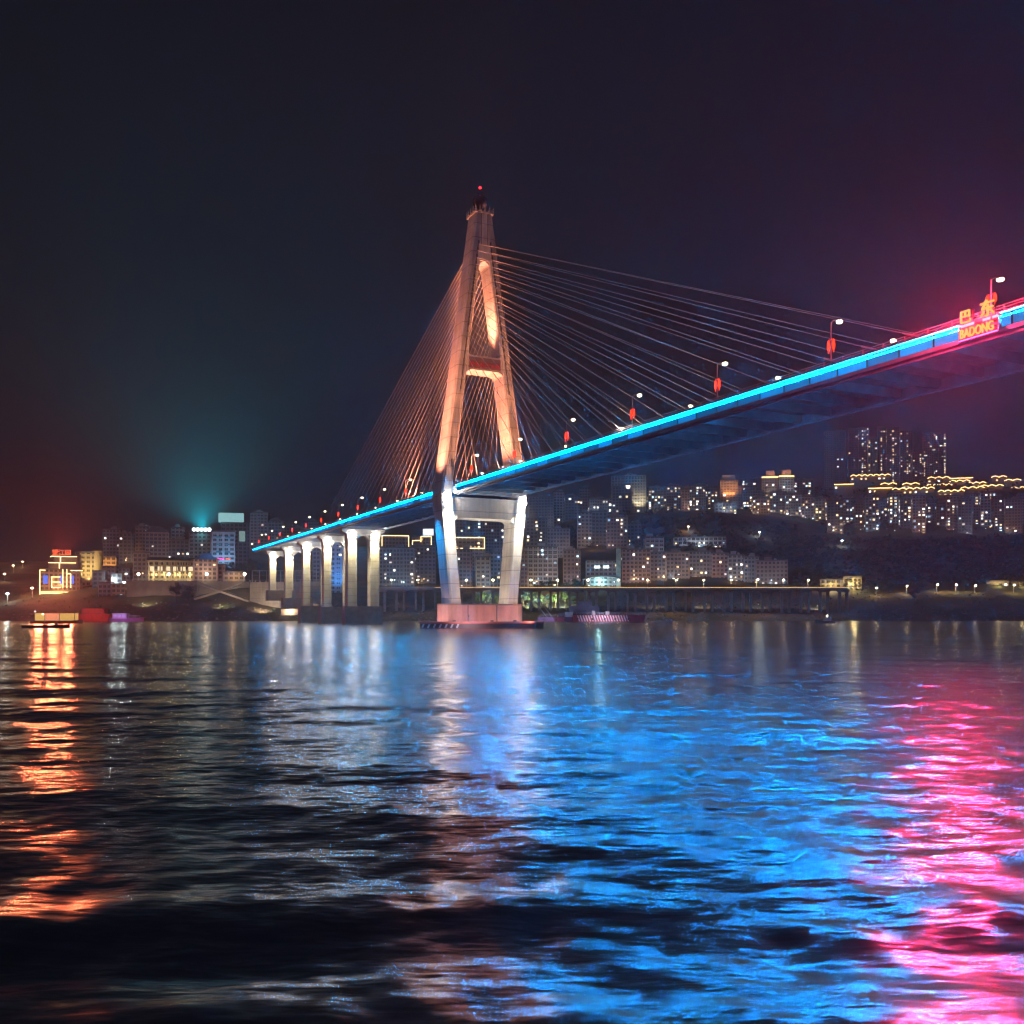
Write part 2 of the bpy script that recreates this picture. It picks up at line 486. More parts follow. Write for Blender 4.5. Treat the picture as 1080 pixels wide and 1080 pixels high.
def build_pylon():
    py = empty('pylon', (0, 0, 0), 0, bridge)
    for s in (-1, 1):
        lg = MB()
        zs = [7.5, 14, 22, 30, 37, Z_B, 46, 56, 66, 76, 86, 96, 106, 114.5]
        ths = [3.6, 3.6, 3.6, 3.7, 3.8, 3.5, 3.4, 3.4, 3.4, 3.35, 3.3, 3.3, 3.3, 3.3]
        lg.loft([leg_ring(s, z, t) for z, t in zip(zs, ths)])
        leg = lg.build('leg', M['concrete'], py)
        # anchor recess strip: a dark groove with steel boxes on both narrow faces
        for e in (-1, 1):
            an = MB()
            for z in np.arange(74, 121, 2.2):
                xo, L = outer(z), half_len(z)
                an.box(s * (xo - 2.0) - 0.28, s * (xo - 2.0) + 0.28, e * L - 0.14, e * L + 0.14, z - 0.45, z + 0.45)
                if z < 119: an.bar((s * (xo - 2.0), e * (L - 0.1), z), (s * (outer(z + 2.2) - 2.0), e * (half_len(z + 2.2) - 0.1), z + 2.2), 0.3)
            an.build('anchor_strip', M['dark_steel'], leg)
    # solid head where the legs meet, with slim grooves
    h = MB()
    rings = []
    for z in (114.5, 119, 124, 129.5):
        xo, L = outer(z), half_len(z)
        c = 0.5
        rings.append([(-xo + c, -L, z), (xo - c, -L, z), (xo, -L + c, z), (xo, L - c, z), (xo - c, L, z), (-xo + c, L, z), (-xo, L - c, z), (-xo, -L + c, z)])
    # arch of the upper opening: a solid block with a round-headed slot under it
    h.loft(rings)
    head = h.build('head', M['concrete'], py)
    def fillet(mb, x, z, sx, sz, r, L):
        poly = [(x, z)] + [(x + sx * (r - r * math.sin(a)), z + sz * (r - r * math.cos(a))) for a in np.linspace(0, math.pi / 2, 7)]
        mb.prism(poly, 'y', -L, L)
    ar = MB()
    xt = outer(114.5) - 3.3 + 0.1
    for s in (-1, 1):
        fillet(ar, s * xt, 114.45, -s, -1, xt, 3.1)
    ar.build('slot_arch', M['concrete'], head)
    g = MB()
    for x in (-1.1, 1.1):
        g.box(x - 0.09, x + 0.09, -half_len(126) - 0.12, -half_len(126) + 0.3, 119.5, 129.2)
    g.build('groove', M['dark_steel'], head)
    # cross beams with rounded corner gussets
    def fillet(mb, x, z, sx, sz, r, L):
        poly = [(x, z)] + [(x + sx * (r - r * math.sin(a)), z + sz * (r - r * math.cos(a))) for a in np.linspace(0, math.pi / 2, 7)]
        mb.prism(poly, 'y', -L, L)
    b = MB()
    za, zb = 80.3, 84.6
    xi = outer(za) - 3.2
    b.prism([(-xi - 0.5, za), (xi + 0.5, za), (outer(zb) - 3.1, zb), (-outer(zb) + 3.1, zb)], 'y', -3.5, 3.5)
    for s in (-1, 1):
        fillet(b, s * (xi + 0.35), za, -s, -1, 2.4, 3.5)
        fillet(b, s * (outer(zb) - 3.15), zb, -s, 1, 1.3, 3.5)
    ub = b.build('crossbeam', M['concrete'], py)
    tx = text_mesh('bridge_name_lettering', '巴东长江大桥', 1.75, 0.12, M['letter_red'])
    o = mesh_obj('lettering', tx, None, ub, (0, -3.72, za + 0.9)); o.rotation_euler = (R(90), 0, 0)
    dp = MB().box(-5.4, 5.4, -3.60, -3.51, za + 0.45, zb - 0.5)
    dp.build('name_board', plain('dark_board', (0.16, 0.10, 0.09), 0.6), ub)
    c = MB()
    z1, z0 = Z_B - 0.9, Z_B - 7.2
    c.box(-11.6, 11.6, -3.6, 3.6, z0, z1)
    for s in (-1, 1):
        fillet(c, s * 10.6, z0, -s, -1, 2.6, 3.55)
    lb = c.build('crossbeam', M['concrete'], py)
    bp = MB()
    for s in (-1, 1):
        bp.box(s * 8 - 0.9, s * 8 + 0.9, -1.2, 1.2, z1 + 0.02, Z_B - 0.02)
    bp.build('bearing', M['dark_steel'], lb)
    # crown with pointed petals, globe, rod and beacon
    k = MB()
    z = 129.5
    k.prism([(-3.1, -3.6), (3.1, -3.6), (3.1, 3.6), (-3.1, 3.6)], 'z', z + 0.01, z + 0.5)
    for i in range(16):
        a = 2 * math.pi * i / 16
        x, y = 2.9 * max(-1, min(1, 1.35 * math.cos(a))), 3.35 * max(-1, min(1, 1.35 * math.sin(a)))
        k.loft([[(x - 0.35, y - 0.35, z + 0.5), (x + 0.35, y - 0.35, z + 0.5), (x + 0.35, y + 0.35, z + 0.5), (x - 0.35, y + 0.35, z + 0.5)],
                [(x * 1.12 - 0.04, y * 1.12 - 0.04, z + 2.3), (x * 1.12 + 0.04, y * 1.12 - 0.04, z + 2.3), (x * 1.12 + 0.04, y * 1.12 + 0.04, z + 2.3), (x * 1.12 - 0.04, y * 1.12 + 0.04, z + 2.3)]])
    crown = k.build('crown_ornament', M['concrete'], py)
    f = MB()
    f.lathe([(2.3, 0.51), (1.9, 1.3), (1.1, 2.1), (1.6, 2.7)], (0, 0, z), 12)
    for q in range(6):
        a = q * math.pi / 3
        f.bar((1.6 * math.cos(a), 1.6 * math.sin(a), z + 0.5), (0.5 * math.cos(a), 0.5 * math.sin(a), z + 7.0), 0.3)
    f.tube([(0, 0, z + 6), (0, 0, z + 8.9)], 0.16, 6)
    f.bar((-1.0, 0, z + 7.4), (0.8, 0, z + 7.7), 0.25)
    f.build('finial', M['dark_steel'], crown)
    sp = MB().lathe([(0.05, -2.35)] + [(2.35 * math.cos(a), 2.35 * math.sin(a)) for a in np.linspace(-1.3, 1.3, 9)] + [(0.05, 2.35)], (0, 0, z + 4.5), 18)
    sp.build('globe', M['glass_globe'], crown, smooth=True)
    be = MB().lathe([(0.05, -0.42), (0.4, -0.2), (0.45, 0.1), (0.3, 0.4), (0.05, 0.5)], (0, 0, z + 9.2), 10)
    be.build('beacon', M['beacon_red'], crown)
    # block in the river that carries the legs
    pc = MB()
    pc.prism([(-8.6 - 5.6 * math.sin(a), -5.6 * math.cos(a)) for a in np.linspace(0, math.pi, 13)] + [(8.6 + 5.6 * math.sin(a), 5.6 * math.cos(a)) for a in np.linspace(0, math.pi, 13)], 'z', -6, 7.5)
    cap = pc.build('pile_cap', M['cap_concrete'], bridge)
    jn = MB()
    for x in (-6.6, 3.2):
        jn.box(x - 0.12, x + 0.12, -5.72, -5.6, 0.5, 7.3)
    jn.bar((-8.6, -5.68, 7.3), (8.6, -5.68, 7.3), 0.3)
    jn.build('joint', M['dark_steel'], cap)
build_pylon()

# stay cables --------------------------------------------------------
for s in (-1, 1):
    for side in (-1, 1):
        for k in range(22):
            f = k / 21
            zt = 74.5 + f * 45.0
            yd = side * (13.5 + f * 164)
            if side > 0: yd = 11.5 + f * 146
            xt = s * (outer(zt) - 2.0)
            a = (xt, side * half_len(zt), zt)
            b = (s * 10.35, yd, Z_T - 0.1)
            cb = MB().tube([a, b], 0.062, 5)
            o = cb.build('stay_cable', M['cable'], bridge)
            v = Vector(a) - Vector(b)
            v.normalize()
            tb = MB().tube([b, Vector(b) + v * 4.2], 0.17, 6)
            tb.build('guide_tube', M['rail'], o)

# approach piers -----------------------------------------------------
def build_pier(y, zbase, big):
    p = empty('pier', (0, y, 0), 0, bridge)
    for s in (-1, 1):
        cx = s * 5.0
        w, L = (2.0, 2.2) if big else (1.8, 1.9)
        top = Z_B - 2.6
        c = MB()
        c.loft([[(cx - w, -L, zbase), (cx + w, -L, zbase), (cx + w, L, zbase), (cx - w, L, zbase)],
                [(cx - w, -L, top - 4), (cx + w, -L, top - 4), (cx + w, L, top - 4), (cx - w, L, top - 4)],
                [(cx - w - (0.5 if s < 0 else 0), -L, top), (cx + w + (0.5 if s > 0 else 0), -L, top), (cx + w + (0.5 if s > 0 else 0), L, top), (cx - w - (0.5 if s < 0 else 0), L, top)]])
        c.build('column', M['pier_concrete'], p)
    a = MB()
    w = 3.0
    pts = [(w * math.cos(t), Z_B - 6.2 + 3.0 * math.sin(t)) for t in np.linspace(0, math.pi, 13)]
    for i in range(12):
        (x0, z0), (x1, z1) = pts[i], pts[i + 1]
        a.prism([(x0, z0), (x1, z1), (x1, Z_B - 2.6), (x0, Z_B - 2.6)], 'y', -1.8, 1.8)
    a.build('arch', M['pier_concrete'], p)
    t = MB()
    wt = 9.6 if big else 8.9
    t.prism([(-7.5, Z_B - 2.6), (7.5, Z_B - 2.6), (wt, Z_B - 1.5), (wt, Z_B - 0.45), (-wt, Z_B - 0.45), (-wt, Z_B - 1.5)], 'y', -2.3, 2.3)
    t.build('cap_beam', M['pier_concrete'], p)
    bl = MB()
    bl.box(-8.2, 8.2, -3.0, 3.0, -6 if zbase < 9 else zbase - 6, zbase)
    bl.build('base_block', plain('stained_base', (0.14, 0.125, 0.115), 0.85), p)
    for s in (-1, 1):
        cx = s * 5.0
        fx = MB().lathe([(0.05, -0.35), (0.34, -0.2), (0.4, 0.1), (0.05, 0.35)], (cx, -2.75, Z_B - 3.1), 10)
        fx.bar((cx, -2.5, Z_B - 3.0), (cx, -1.7, Z_B - 2.9), 0.16)
        fx.build('flood_fixture', M['flood_warm'], p)
        lamp('pier_lamp', 'SPOT', (cx, -4.2, Z_B - 3.2), 75000, (1.0, 0.84, 0.50), p, (cx, -1.2, 12), 88, 1.0, 0.25)
PIERS = [(125, 7.6, True), (165, 7.6, False), (205, 8.5, False), (245, 13, False), (285, 18, False)]
for a in PIERS: build_pier(*a)

# floodlights of the pylon -------------------------------------------
ORANGE = (1.0, 0.30, 0.165)
WARM = (1.0, 0.86, 0.60)
for s in (-1, 1):
    for aim_z, pw, sz in ((60, 175000, 60), (84, 340000, 34), (110, 360000, 24)):
        lamp('pylon_floodlight', 'SPOT', (s * 24.0, -2, Z_B + 1.5), pw, ORANGE, bridge, (s * outer(aim_z), 0, aim_z), sz, 1.0, 0.4)
    for aim_z, pw, sz in ((58, 60000, 60), (82, 120000, 34), (106, 150000, 24)):
        lamp('pylon_floodlight', 'SPOT', (s * 9.0, -26, Z_T + 1.0), pw, (1.0, 0.36, 0.17), bridge, (s * outer(aim_z), -3, aim_z), sz, 1.0, 0.4)
    lamp('pylon_floodlight', 'SPOT', (-s * 6.0, 0, Z_T + 1.0), 200000, ORANGE, bridge, (s * 8.2, 0, 72), 75, 0.9, 0.4)
    lamp('pylon_floodlight', 'SPOT', (-s * 3.6, 0, 85.6), 80000, ORANGE, bridge, (s * 3.6, 0, 106), 80, 0.9, 0.3)
    fx = MB().lathe([(0.05, -0.5), (0.42, -0.3), (0.5, 0.1), (0.3, 0.4), (0.05, 0.45)], (s * 13.4, -5.0, Z_B - 1.9), 10)
    fx.bar((s * 13.4, -4.6, Z_B - 1.7), (s * 13.4, -3.9, Z_B - 1.6), 0.2)
    fx.build('flood_fixture', M['flood_white'], [o for o in bridge.children if o.name.startswith('pylon')][0])
    lamp('leg_floodlight', 'SPOT', (s * 13.6, -7.4, Z_B - 2.2), 150000, WARM, bridge, (s * 11.8, -3.0, 14), 88, 1.0, 0.3)
lamp('leg_floodlight', 'SPOT', (-19.0, 1.0, Z_B - 1.0), 85000, (0.0, 0.35, 1.0), bridge, (-12.4, 1.5, 12), 50, 0.9, 0.4)
lamp('leg_floodlight', 'SPOT', (-8.0, 0.0, Z_B - 9.0), 12000, WARM, bridge, (9.5, 0.0, 22), 90, 0.9, 0.4)
for x in (-11, 11):
    lamp('cap_floodlight', 'SPOT', (x, -17.0, 3.0), 7000, (1.0, 0.55, 0.46), bridge, (x * 0.5, -5.6, 4.5), 110, 0.9, 0.4)
for s in (-1, 1):  # lamps added to make the stay cables warmer and brighter
    lamp('cable_fill', 'SPOT', (s * 12.2, 30, Z_T + 0.5), 85000, ORANGE, bridge, (s * 6, 62, 92), 120, 0.9, 0.4)
    lamp('cable_fill', 'SPOT', (s * 12.2, -34, Z_T + 0.5), 15000, (1.0, 0.60, 0.42), bridge, (s * 6, -75, 92), 120, 0.9, 0.4)
    lamp('cable_fill', 'SPOT', (s * 12.2, -95, Z_T + 0.5), 8000, (1.0, 0.68, 0.52), bridge, (s * 7, -125, 70), 130, 0.9, 0.4)
lamp('beam_floodlight', 'SPOT', (0, -7.5, 8.4), 60000, (1.0, 0.90, 0.75), bridge, (2, -3.6, 38), 55, 0.9, 0.4)
lamp('cap_floodlight', 'SPOT', (-19.5, -4.0, 3.0), 3500, (1.0, 0.55, 0.46), bridge, (-13, 0, 4.5), 110, 0.9, 0.4)
lamp('finial_lamp', 'SPOT', (2.2, -3.0, 131.4), 300, (1.0, 0.5, 0.4), bridge, (0, 0, 134), 60, 0.9, 0.1)

# the floating fender round the pylon foot ----------------------------
def build_fender():
    f = empty('floating_fender', bloc(0.6, 0, 0), R(5))
    tag(f, 'long floating fender with striped ends moored round the foot of the pylon', 'pontoon')
    m = MB()
    out = [(-19.3, -11), (16.0, -11), (18.8, -6.5), (18.8, 6.5), (16.0, 11), (-19.3, 11)]
    m.prism(out, 'z', -0.4, 1.45)
    m.build('hull', plain('dark_hull', (0.05, 0.04, 0.05), 0.5), f)
    w = MB()
    for i in range(len(out)):
        a, b = out[i], out[(i + 1) % len(out)]
        w.bar((a[0], a[1], 1.75), (b[0], b[1], 1.75), 0.5, 0.62)
    w.build('gunwale', plain('red_gunwale', (0.45, 0.14, 0.11), 0.6), f)
    st = plain('pale_stripe', (0.55, 0.62, 0.68), 0.6)
    for k in range(7):
        q = MB()
        x = -19.0 + k * 1.75
        q.prism([(x, 0.15), (x + 0.6, 0.15), (x + 1.1, 1.3), (x + 0.5, 1.3)], 'y', -11.06, -11.01)
        q.build('stripe', st, f)
    r = MB()
    r.bar((-18.2, -10.6, 2.06), (-18.2, -10.6, 3.4), 0.12)
    r.bar((-4.5, -10.6, 2.06), (-4.5, -10.6, 4.1), 0.14)
    r.bar((-4.5, -10.6, 3.3), (-4.5, -10.1, 3.9), 0.3)
    for x in (-9, 2.5, 9.5):
        r.box(x - 0.5, x + 0.5, -10.8, -10.2, 2.07, 2.5)
    r.build('bollard', M['dark_steel'], f)
build_fender()

# the town sign at mid span --------------------------------------------
def build_sign():
    s = empty('town_sign', bloc(-HW - 0.9, -187.3, Z_T), TH - R(90))
    s.scale = (1, 1, 1)
    # local: x runs along the deck edge as read from the river, -y faces the river, z up
    tag(s, 'glowing town name sign in yellow characters with red edge light, fixed to the bridge rail', 'sign')
    ye = emit('yellow_letters', (1.0, 0.40, 0.07), 1.6, False)
    rd = emit('red_edge_light', (1.0, 0.015, 0.10), 40)
    fr = MB()
    fr.box(-3.0, 3.0, 0.25, 0.4, -2.62, -0.75)
    for x in (-2.4, -0.9, 0.9, 2.4):
        fr.bar((x, 0.45, -2.5), (x, 0.45, 1.2), 0.08)
    fr.bar((-2.9, 0.45, 0.2), (2.9, 0.45, 0.2), 0.1)
    fr.build('frame', plain('sign_red_panel', (0.10, 0.005, 0.01), 0.5), s)
    me = text_mesh('roman_lettering', 'BADONG', 1.72, 0.1, ye, 0.022)
    o = mesh_obj('roman_lettering', me, None, s, (0, -0.1, -2.45)); o.rotation_euler = (R(90), 0, 0)
    o.scale = (5.0 / (max(v.co.x for v in me.vertices) - min(v.co.x for v in me.vertices)), 1, 1)
    for ch, x, z, k in (('巴', -1.7, -0.35, 1.9), ('东', 1.6, -0.30, 2.35)):
        me = text_mesh('character', ch, k, 0.12, ye, 0.022)
        o = mesh_obj('character', me, None, s, (x, -0.1, z)); o.rotation_euler = (R(90), 0, 0)
    gl = MB()
    gl.box(-2.9, 2.9, 0.10, 0.20, -2.72, -2.62)
    gl.build('edge_light', rd, s)
    pl = emit('white_light_strip', (1.0, 0.62, 0.80), 1.2, False)
    for x0, x1 in ((-2.5, -0.5), (0.8, 1.9), (2.2, 3.0)):
        MB().box(x0, x1, 0.05, 0.15, -0.95, -0.62).build('light_strip', pl, s)
    lamp('sign_glow', 'POINT', (0, -3.6, -2.0), 34000, (1.0, 0.022, 0.075), s, None, radius=0.8)
    # unseen spot added to strengthen the sign's pink reflection on the river
    o_ = s.location
    d_ = Vector((16, 36, 0)) - o_
    an = -(TH - R(90))
    aim = (d_.x * math.cos(an) - d_.y * math.sin(an), d_.x * math.sin(an) + d_.y * math.cos(an), d_.z)
    lamp('reflection_spot', 'SPOT', (0, -2.2, -0.2), 62000, (1.0, 0.028, 0.14), s, aim, 56, 0.8, 2.2)
build_sign()

# street lamps on the deck ---------------------------------------------
def lamp_post():
    t = empty('street_lamp', (0, 0, 0))
    p = MB()
    p.tube([(0, 0, 0), (0, 0, 7.4)], [0.13, 0.08], 8)
    p.tube([(0, 0, 7.2), (0.5, 0, 7.75), (1.7, 0, 8.0)], 0.06, 6)
    p.box(-0.25, 0.25, -0.25, 0.25, 0, 0.3)
    p.build('post', M['rail'], t)
    h = MB().prism([(1.3, 7.92), (2.3, 8.02), (2.3, 8.14), (1.3, 8.08)], 'y', -0.2, 0.2)
    h.build('lamp_head', M['dark_steel'], t)
    g = MB().lathe([(0.05, -0.46), (0.40, -0.34), (0.52, -0.04), (0.40, 0.14)], (1.8, 0, 7.86), 10)
    g.build('lamp_globe', M['lamp_white'], t)
    for s in (-1, 1):
        l_ = MB()
        l_.lathe([(0.08, 3.0), (0.20, 3.1), (0.24, 3.6), (0.20, 4.3), (0.08, 4.5)], (0, 0.55 * s, 0), 8)
        l_.bar((0, 0, 4.62), (0, 0.62 * s, 4.62), 0.08)
        l_.box(-0.05, 0.05, 0.55 * s - 0.05, 0.55 * s + 0.05, 2.5, 3.0)
        l_.build('lantern', M['lantern_red'], t)
    return t

def copy_tree(o, parent=None):
    c = o.copy()
    COL.objects.link(c)
    if parent: c.parent = parent
    for ch in o.children:
        if ch.type in ('MESH', 'LIGHT', 'EMPTY'): copy_tree(ch, c)
    return c

proto_lamp = lamp_post()
first = True
ys_lamp = [85 - 273 + 28.65 * k for k in range(18)]
for i, y in enumerate(ys_lamp):
    for s in (-1, 1):
        o = proto_lamp if first else copy_tree(proto_lamp)
        first = False
        dy = 0.0 if s < 0 else 4.0
        o.location = bloc(s * 10.0, y + dy, Z_T - 0.29)
        o.rotation_euler = (0, 0, TH + (0 if s < 0 else math.pi))
        ords = ['', 'first', 'second', 'third', 'fourth', 'fifth', 'sixth', 'seventh', 'eighth', 'ninth', 'tenth', 'eleventh']
        rail = 'near rail' if s < 0 else 'far rail'
        n = round(abs(y) / 28.65)
        if y < -6: lab = 'red-lanterned deck lamp on the %s, %s from the pylon towards the town sign' % (rail, ords[max(1, n)])
        elif n == 0: lab = 'red-lanterned deck lamp on the %s, right at the pylon leg' % rail
        else: lab = 'red-lanterned deck lamp on the %s, %s from the pylon towards land' % (rail, ords[n])
        o.scale = (1, 1, 0.7 if i == 0 and s < 0 else 1)
        tag(o, lab, 'street lamp', 'street lamps along the bridge deck')
# ------------------------------------------------------------------ the far bank and the hills
T_Y = [540, 574, 600, 640, 720, 850, 950, 1150, 1500, 2300]
T_C = [
    (-900, [-8, 0.2, 5, 12, 22, 36, 46, 56, 66, 60]),
    (-300, [-8, 0.2, 5, 12, 22, 36, 46, 56, 66, 60]),
    (60, [-8, 0.2, 8, 18, 28, 42, 54, 68, 76, 70]),
    (120, [-8, 0.2, 9, 24, 33, 54, 70, 86, 92, 80]),
    (160, [-8, 0.2, 8, 25, 35, 58, 74, 90, 98, 85]),
    (260, [-8, 0.2, 8, 25, 34, 54, 70, 88, 96, 85]),
    (335, [-8, 0.2, 8, 14, 26, 50, 66, 86, 100, 90]),
    (480, [-8, 0.2, 8, 12, 24, 48, 66, 94, 112, 100]),
    (640, [-8, 0.2, 7, 12, 32, 76, 100, 132, 146, 120]),
    (760, [-8, 0.2, 7, 12, 34, 78, 102, 138, 165, 140]),
    (870, [-8, 0.2, 6, 14, 34, 66, 84, 148, 196, 170]),
    (1000, [-8, 0.2, 6, 16, 38, 66, 82, 158, 214, 190]),
    (1300, [-8, 0.2, 6, 16, 40, 66, 82, 150, 205, 190]),
    (2600, [-8, 0.2, 6, 14, 30, 50, 70, 110, 150, 130]),
]
def _hash(ix, iy):
    h = math.sin(ix * 127.1 + iy * 311.7) * 43758.5453
    return h - math.floor(h)
def vnoise(x, y):
    ix, iy = math.floor(x), math.floor(y)
    fx, fy = x - ix, y - iy
    fx, fy = fx * fx * (3 - 2 * fx), fy * fy * (3 - 2 * fy)
    a = _hash(ix, iy) * (1 - fx) + _hash(ix + 1, iy) * fx
    b = _hash(ix, iy + 1) * (1 - fx) + _hash(ix + 1, iy + 1) * fx
    return (a * (1 - fy) + b * fy) - 0.5
def terrain(x, y):
    Y = max(y, 540.0)
    px = 540 + 1000 * x / Y
    px = min(max(px, -900), 2600)
    i = 0
    while i < len(T_C) - 2 and px > T_C[i + 1][0]: i += 1
    f = min(max((px - T_C[i][0]) / (T_C[i + 1][0] - T_C[i][0]), 0), 1)
    f = f * f * (3 - 2 * f)
    yy = y + 9 * vnoise(x * 0.016, 3.3) + 5 * vnoise(x * 0.06, 8.1) if y < 630 else y
    yy = min(max(yy, 540), 2300)
    j = 0
    while j < len(T_Y) - 2 and yy > T_Y[j + 1]: j += 1
    g = (yy - T_Y[j]) / (T_Y[j + 1] - T_Y[j])
    g = min(max(g, 0), 1)
    za = T_C[i][1][j] * (1 - g) + T_C[i][1][j + 1] * g
    zb = T_C[i + 1][1][j] * (1 - g) + T_C[i + 1][1][j + 1] * g
    z = za * (1 - f) + zb * f
    n = 1.2 * vnoise(x * 0.05, y * 0.05) + 0.6 * vnoise(x * 0.17, y * 0.17)
    if y > 760: n += 9 * vnoise(x * 0.008, y * 0.008)
    return z + n * min(1, max(0, (y - 560) / 30))

def build_land():
    m, n, l = new_mat('bank_earth')
    b = n['Principled BSDF']; b.inputs['Roughness'].default_value = 0.95
    tc = n.new('ShaderNodeTexCoord')
    nz = n.new('ShaderNodeTexNoise'); nz.inputs['Scale'].default_value = 0.045; nz.inputs['Detail'].default_value = 9
    l.new(tc.outputs['Object'], nz.inputs['Vector'])
    r = n.new('ShaderNodeValToRGB')
    e = r.color_ramp.elements
    e[0].position = 0.36; e[0].color = (0.035, 0.05, 0.02, 1)
    e[1].position = 0.66; e[1].color = (0.16, 0.12, 0.075, 1)
    k = r.color_ramp.elements.new(0.5); k.color = (0.075, 0.07, 0.035, 1)
    l.new(nz.outputs['Fac'], r.inputs[0]); l.new(r.outputs[0], b.inputs['Base Color'])
    ys = list(np.concatenate([np.arange(548, 660, 4.0), np.arange(660, 1000, 12.0), np.arange(1000, 2320, 40.0)]))
    ps = list(np.concatenate([np.arange(-900, -60, 60.0), np.arange(-60, 1160, 6.0), np.arange(1160, 2640, 70.0)]))
    mb = MB()
    vs = [(((p - 540) / 1000.0) * y, y, terrain((p - 540) / 1000.0 * y, y)) for y in ys for p in ps]
    w = len(ps)
    fs = [(i * w + k_, i * w + k_ + 1, (i + 1) * w + k_ + 1, (i + 1) * w + k_) for i in range(len(ys) - 1) for k_ in range(w - 1)]
    mb.add(vs, fs)
    o = mb.build('terrain', m, smooth=True)
    tag(o, kind='structure')
build_land()

# ------------------------------------------------------------------ trees
M['leaf'] = []
for i, c in enumerate(((0.035, 0.06, 0.02), (0.05, 0.09, 0.025), (0.03, 0.045, 0.025))):
    M['leaf'].append(plain('leaf_green_' + 'abc'[i], c, 0.7, var=0.45, scale=0.5))
M['bark'] = plain('bark', (0.06, 0.045, 0.03), 0.9)

def leaf_quad(rng, c, s):
    a = Vector((rng.uniform(-1, 1), rng.uniform(-1, 1), rng.uniform(-0.6, 0.6))).normalized()
    b = a.cross(Vector((rng.uniform(-1, 1), rng.uniform(-1, 1), rng.uniform(-1, 1)))).normalized()
    a, b = a * s, b * s * 0.6
    return [c - a * 0.9, c - b, c + a, c + b]

def tree_meshes(seed, leafmat, h=9.0, wide=3.4):
    rng = random.Random(seed)
    t = MB()
    top = Vector((rng.uniform(-0.5, 0.5), rng.uniform(-0.5, 0.5), h * 0.8))
    t.tube([(0, 0, -1), (0.05, 0, h * 0.25), top * 0.6, top], [0.30, 0.24, 0.15, 0.05], 7)
    clumps = []
    for k in range(9):
        a = rng.uniform(0, 6.28)
        z0 = h * rng.uniform(0.25, 0.6)
        rr = wide * rng.uniform(0.4, 0.95)
        e = Vector((math.cos(a) * rr, math.sin(a) * rr, min(h * 0.92, z0 + h * rng.uniform(0.1, 0.3))))
        t.tube([(0, 0, z0), (e.x * 0.5, e.y * 0.5, z0 * 0.4 + e.z * 0.6), e], [0.12, 0.08, 0.03], 5)
        clumps.append((e, wide * rng.uniform(0.28, 0.5)))
    for k in range(7):
        a = rng.uniform(0, 6.28); rr = wide * rng.uniform(0, 0.6)
        clumps.append((Vector((math.cos(a) * rr, math.sin(a) * rr, h * rng.uniform(0.55, 1.0))), wide * rng.uniform(0.25, 0.45)))
    vs, fs = [], []
    for c, r in clumps:
        for q in range(60):
            d = Vector((rng.gauss(0, 1), rng.gauss(0, 1), rng.gauss(0, 0.8))).normalized() * r * rng.uniform(0.45, 1.1)
            b = len(vs)
            vs += leaf_quad(rng, c + d, rng.uniform(0.22, 0.45))
            fs.append((b, b + 1, b + 2, b + 3))
    cr = MB().add(vs, fs)
    return t.mesh('trunk', M['bark']), cr.mesh('crown', leafmat)
TREES = [tree_meshes(s, M['leaf'][s % 3], h, w) for s, h, w in ((1, 9, 3.6), (2, 11, 3.9), (3, 8, 4.2), (4, 12, 3.4), (5, 7, 3.0))]

def tree(x, y, kind, scale, label, group, z=None, rz=0.0):
    t = empty('tree', (x, y, terrain(x, y) if z is None else z), rz)
    t.scale = (scale, scale, scale)
    a, b = TREES[kind]
    mesh_obj('trunk', a, None, t)
    mesh_obj('crown', b, None, t)
    tag(t, label, 'tree', group)
    return t

# the dark wood on the slope: nobody could count it
def build_wood():
    rng = random.Random(9)
    vs, fs = [], []
    def clump(x, y, r, n, s):
        z = terrain(x, y)
        for q in range(n):
            d = Vector((rng.gauss(0, 1), rng.gauss(0, 1), abs(rng.gauss(0, 1)))).normalized() * r * rng.uniform(0.5, 1.0)
            b = len(vs)
            vs.extend(leaf_quad(rng, Vector((x, y, z)) + Vector((d.x, d.y, d.z * 1.25)), s * rng.uniform(0.6, 1.2)))
            fs.append((b, b + 1, b + 2, b + 3))
    for k in range(1500):
        Y = rng.uniform(665, 915)
        p = rng.uniform(820, 1180) if rng.random() < 0.62 else rng.uniform(560, 860)
        if p < 840 and Y < 760: continue
        if p < 700 and Y < 790: continue
        if p > 840 and Y > 890: continue
        clump((p - 540) / 1000 * Y, Y, rng.uniform(2.5, 5.5), 16, 1.5)
    for k in range(260):                       # behind and between the upper rows of houses
        Y = rng.uniform(930, 1400)
        p = rng.uniform(560, 1180)
        clump((p - 540) / 1000 * Y, Y, rng.uniform(4, 8), 14, 2.4)
    o = MB().add(vs, fs).build('woodland', M['leaf'][2])
    tag(o, 'dark wood covering the slope between the shore road and the upper town', kind='stuff')
    vs.clear(); fs.clear()
    for k in range(900):
        Y = rng.uniform(580, 660)
        p = rng.uniform(-40, 1150)
        clump((p - 540) / 1000 * Y, Y, rng.uniform(0.4, 1.3), 6, 0.6)
    o = MB().add(vs, fs).build('undergrowth', M['leaf'][1])
    tag(o, 'low scrub along the river bank', kind='stuff')
build_wood()
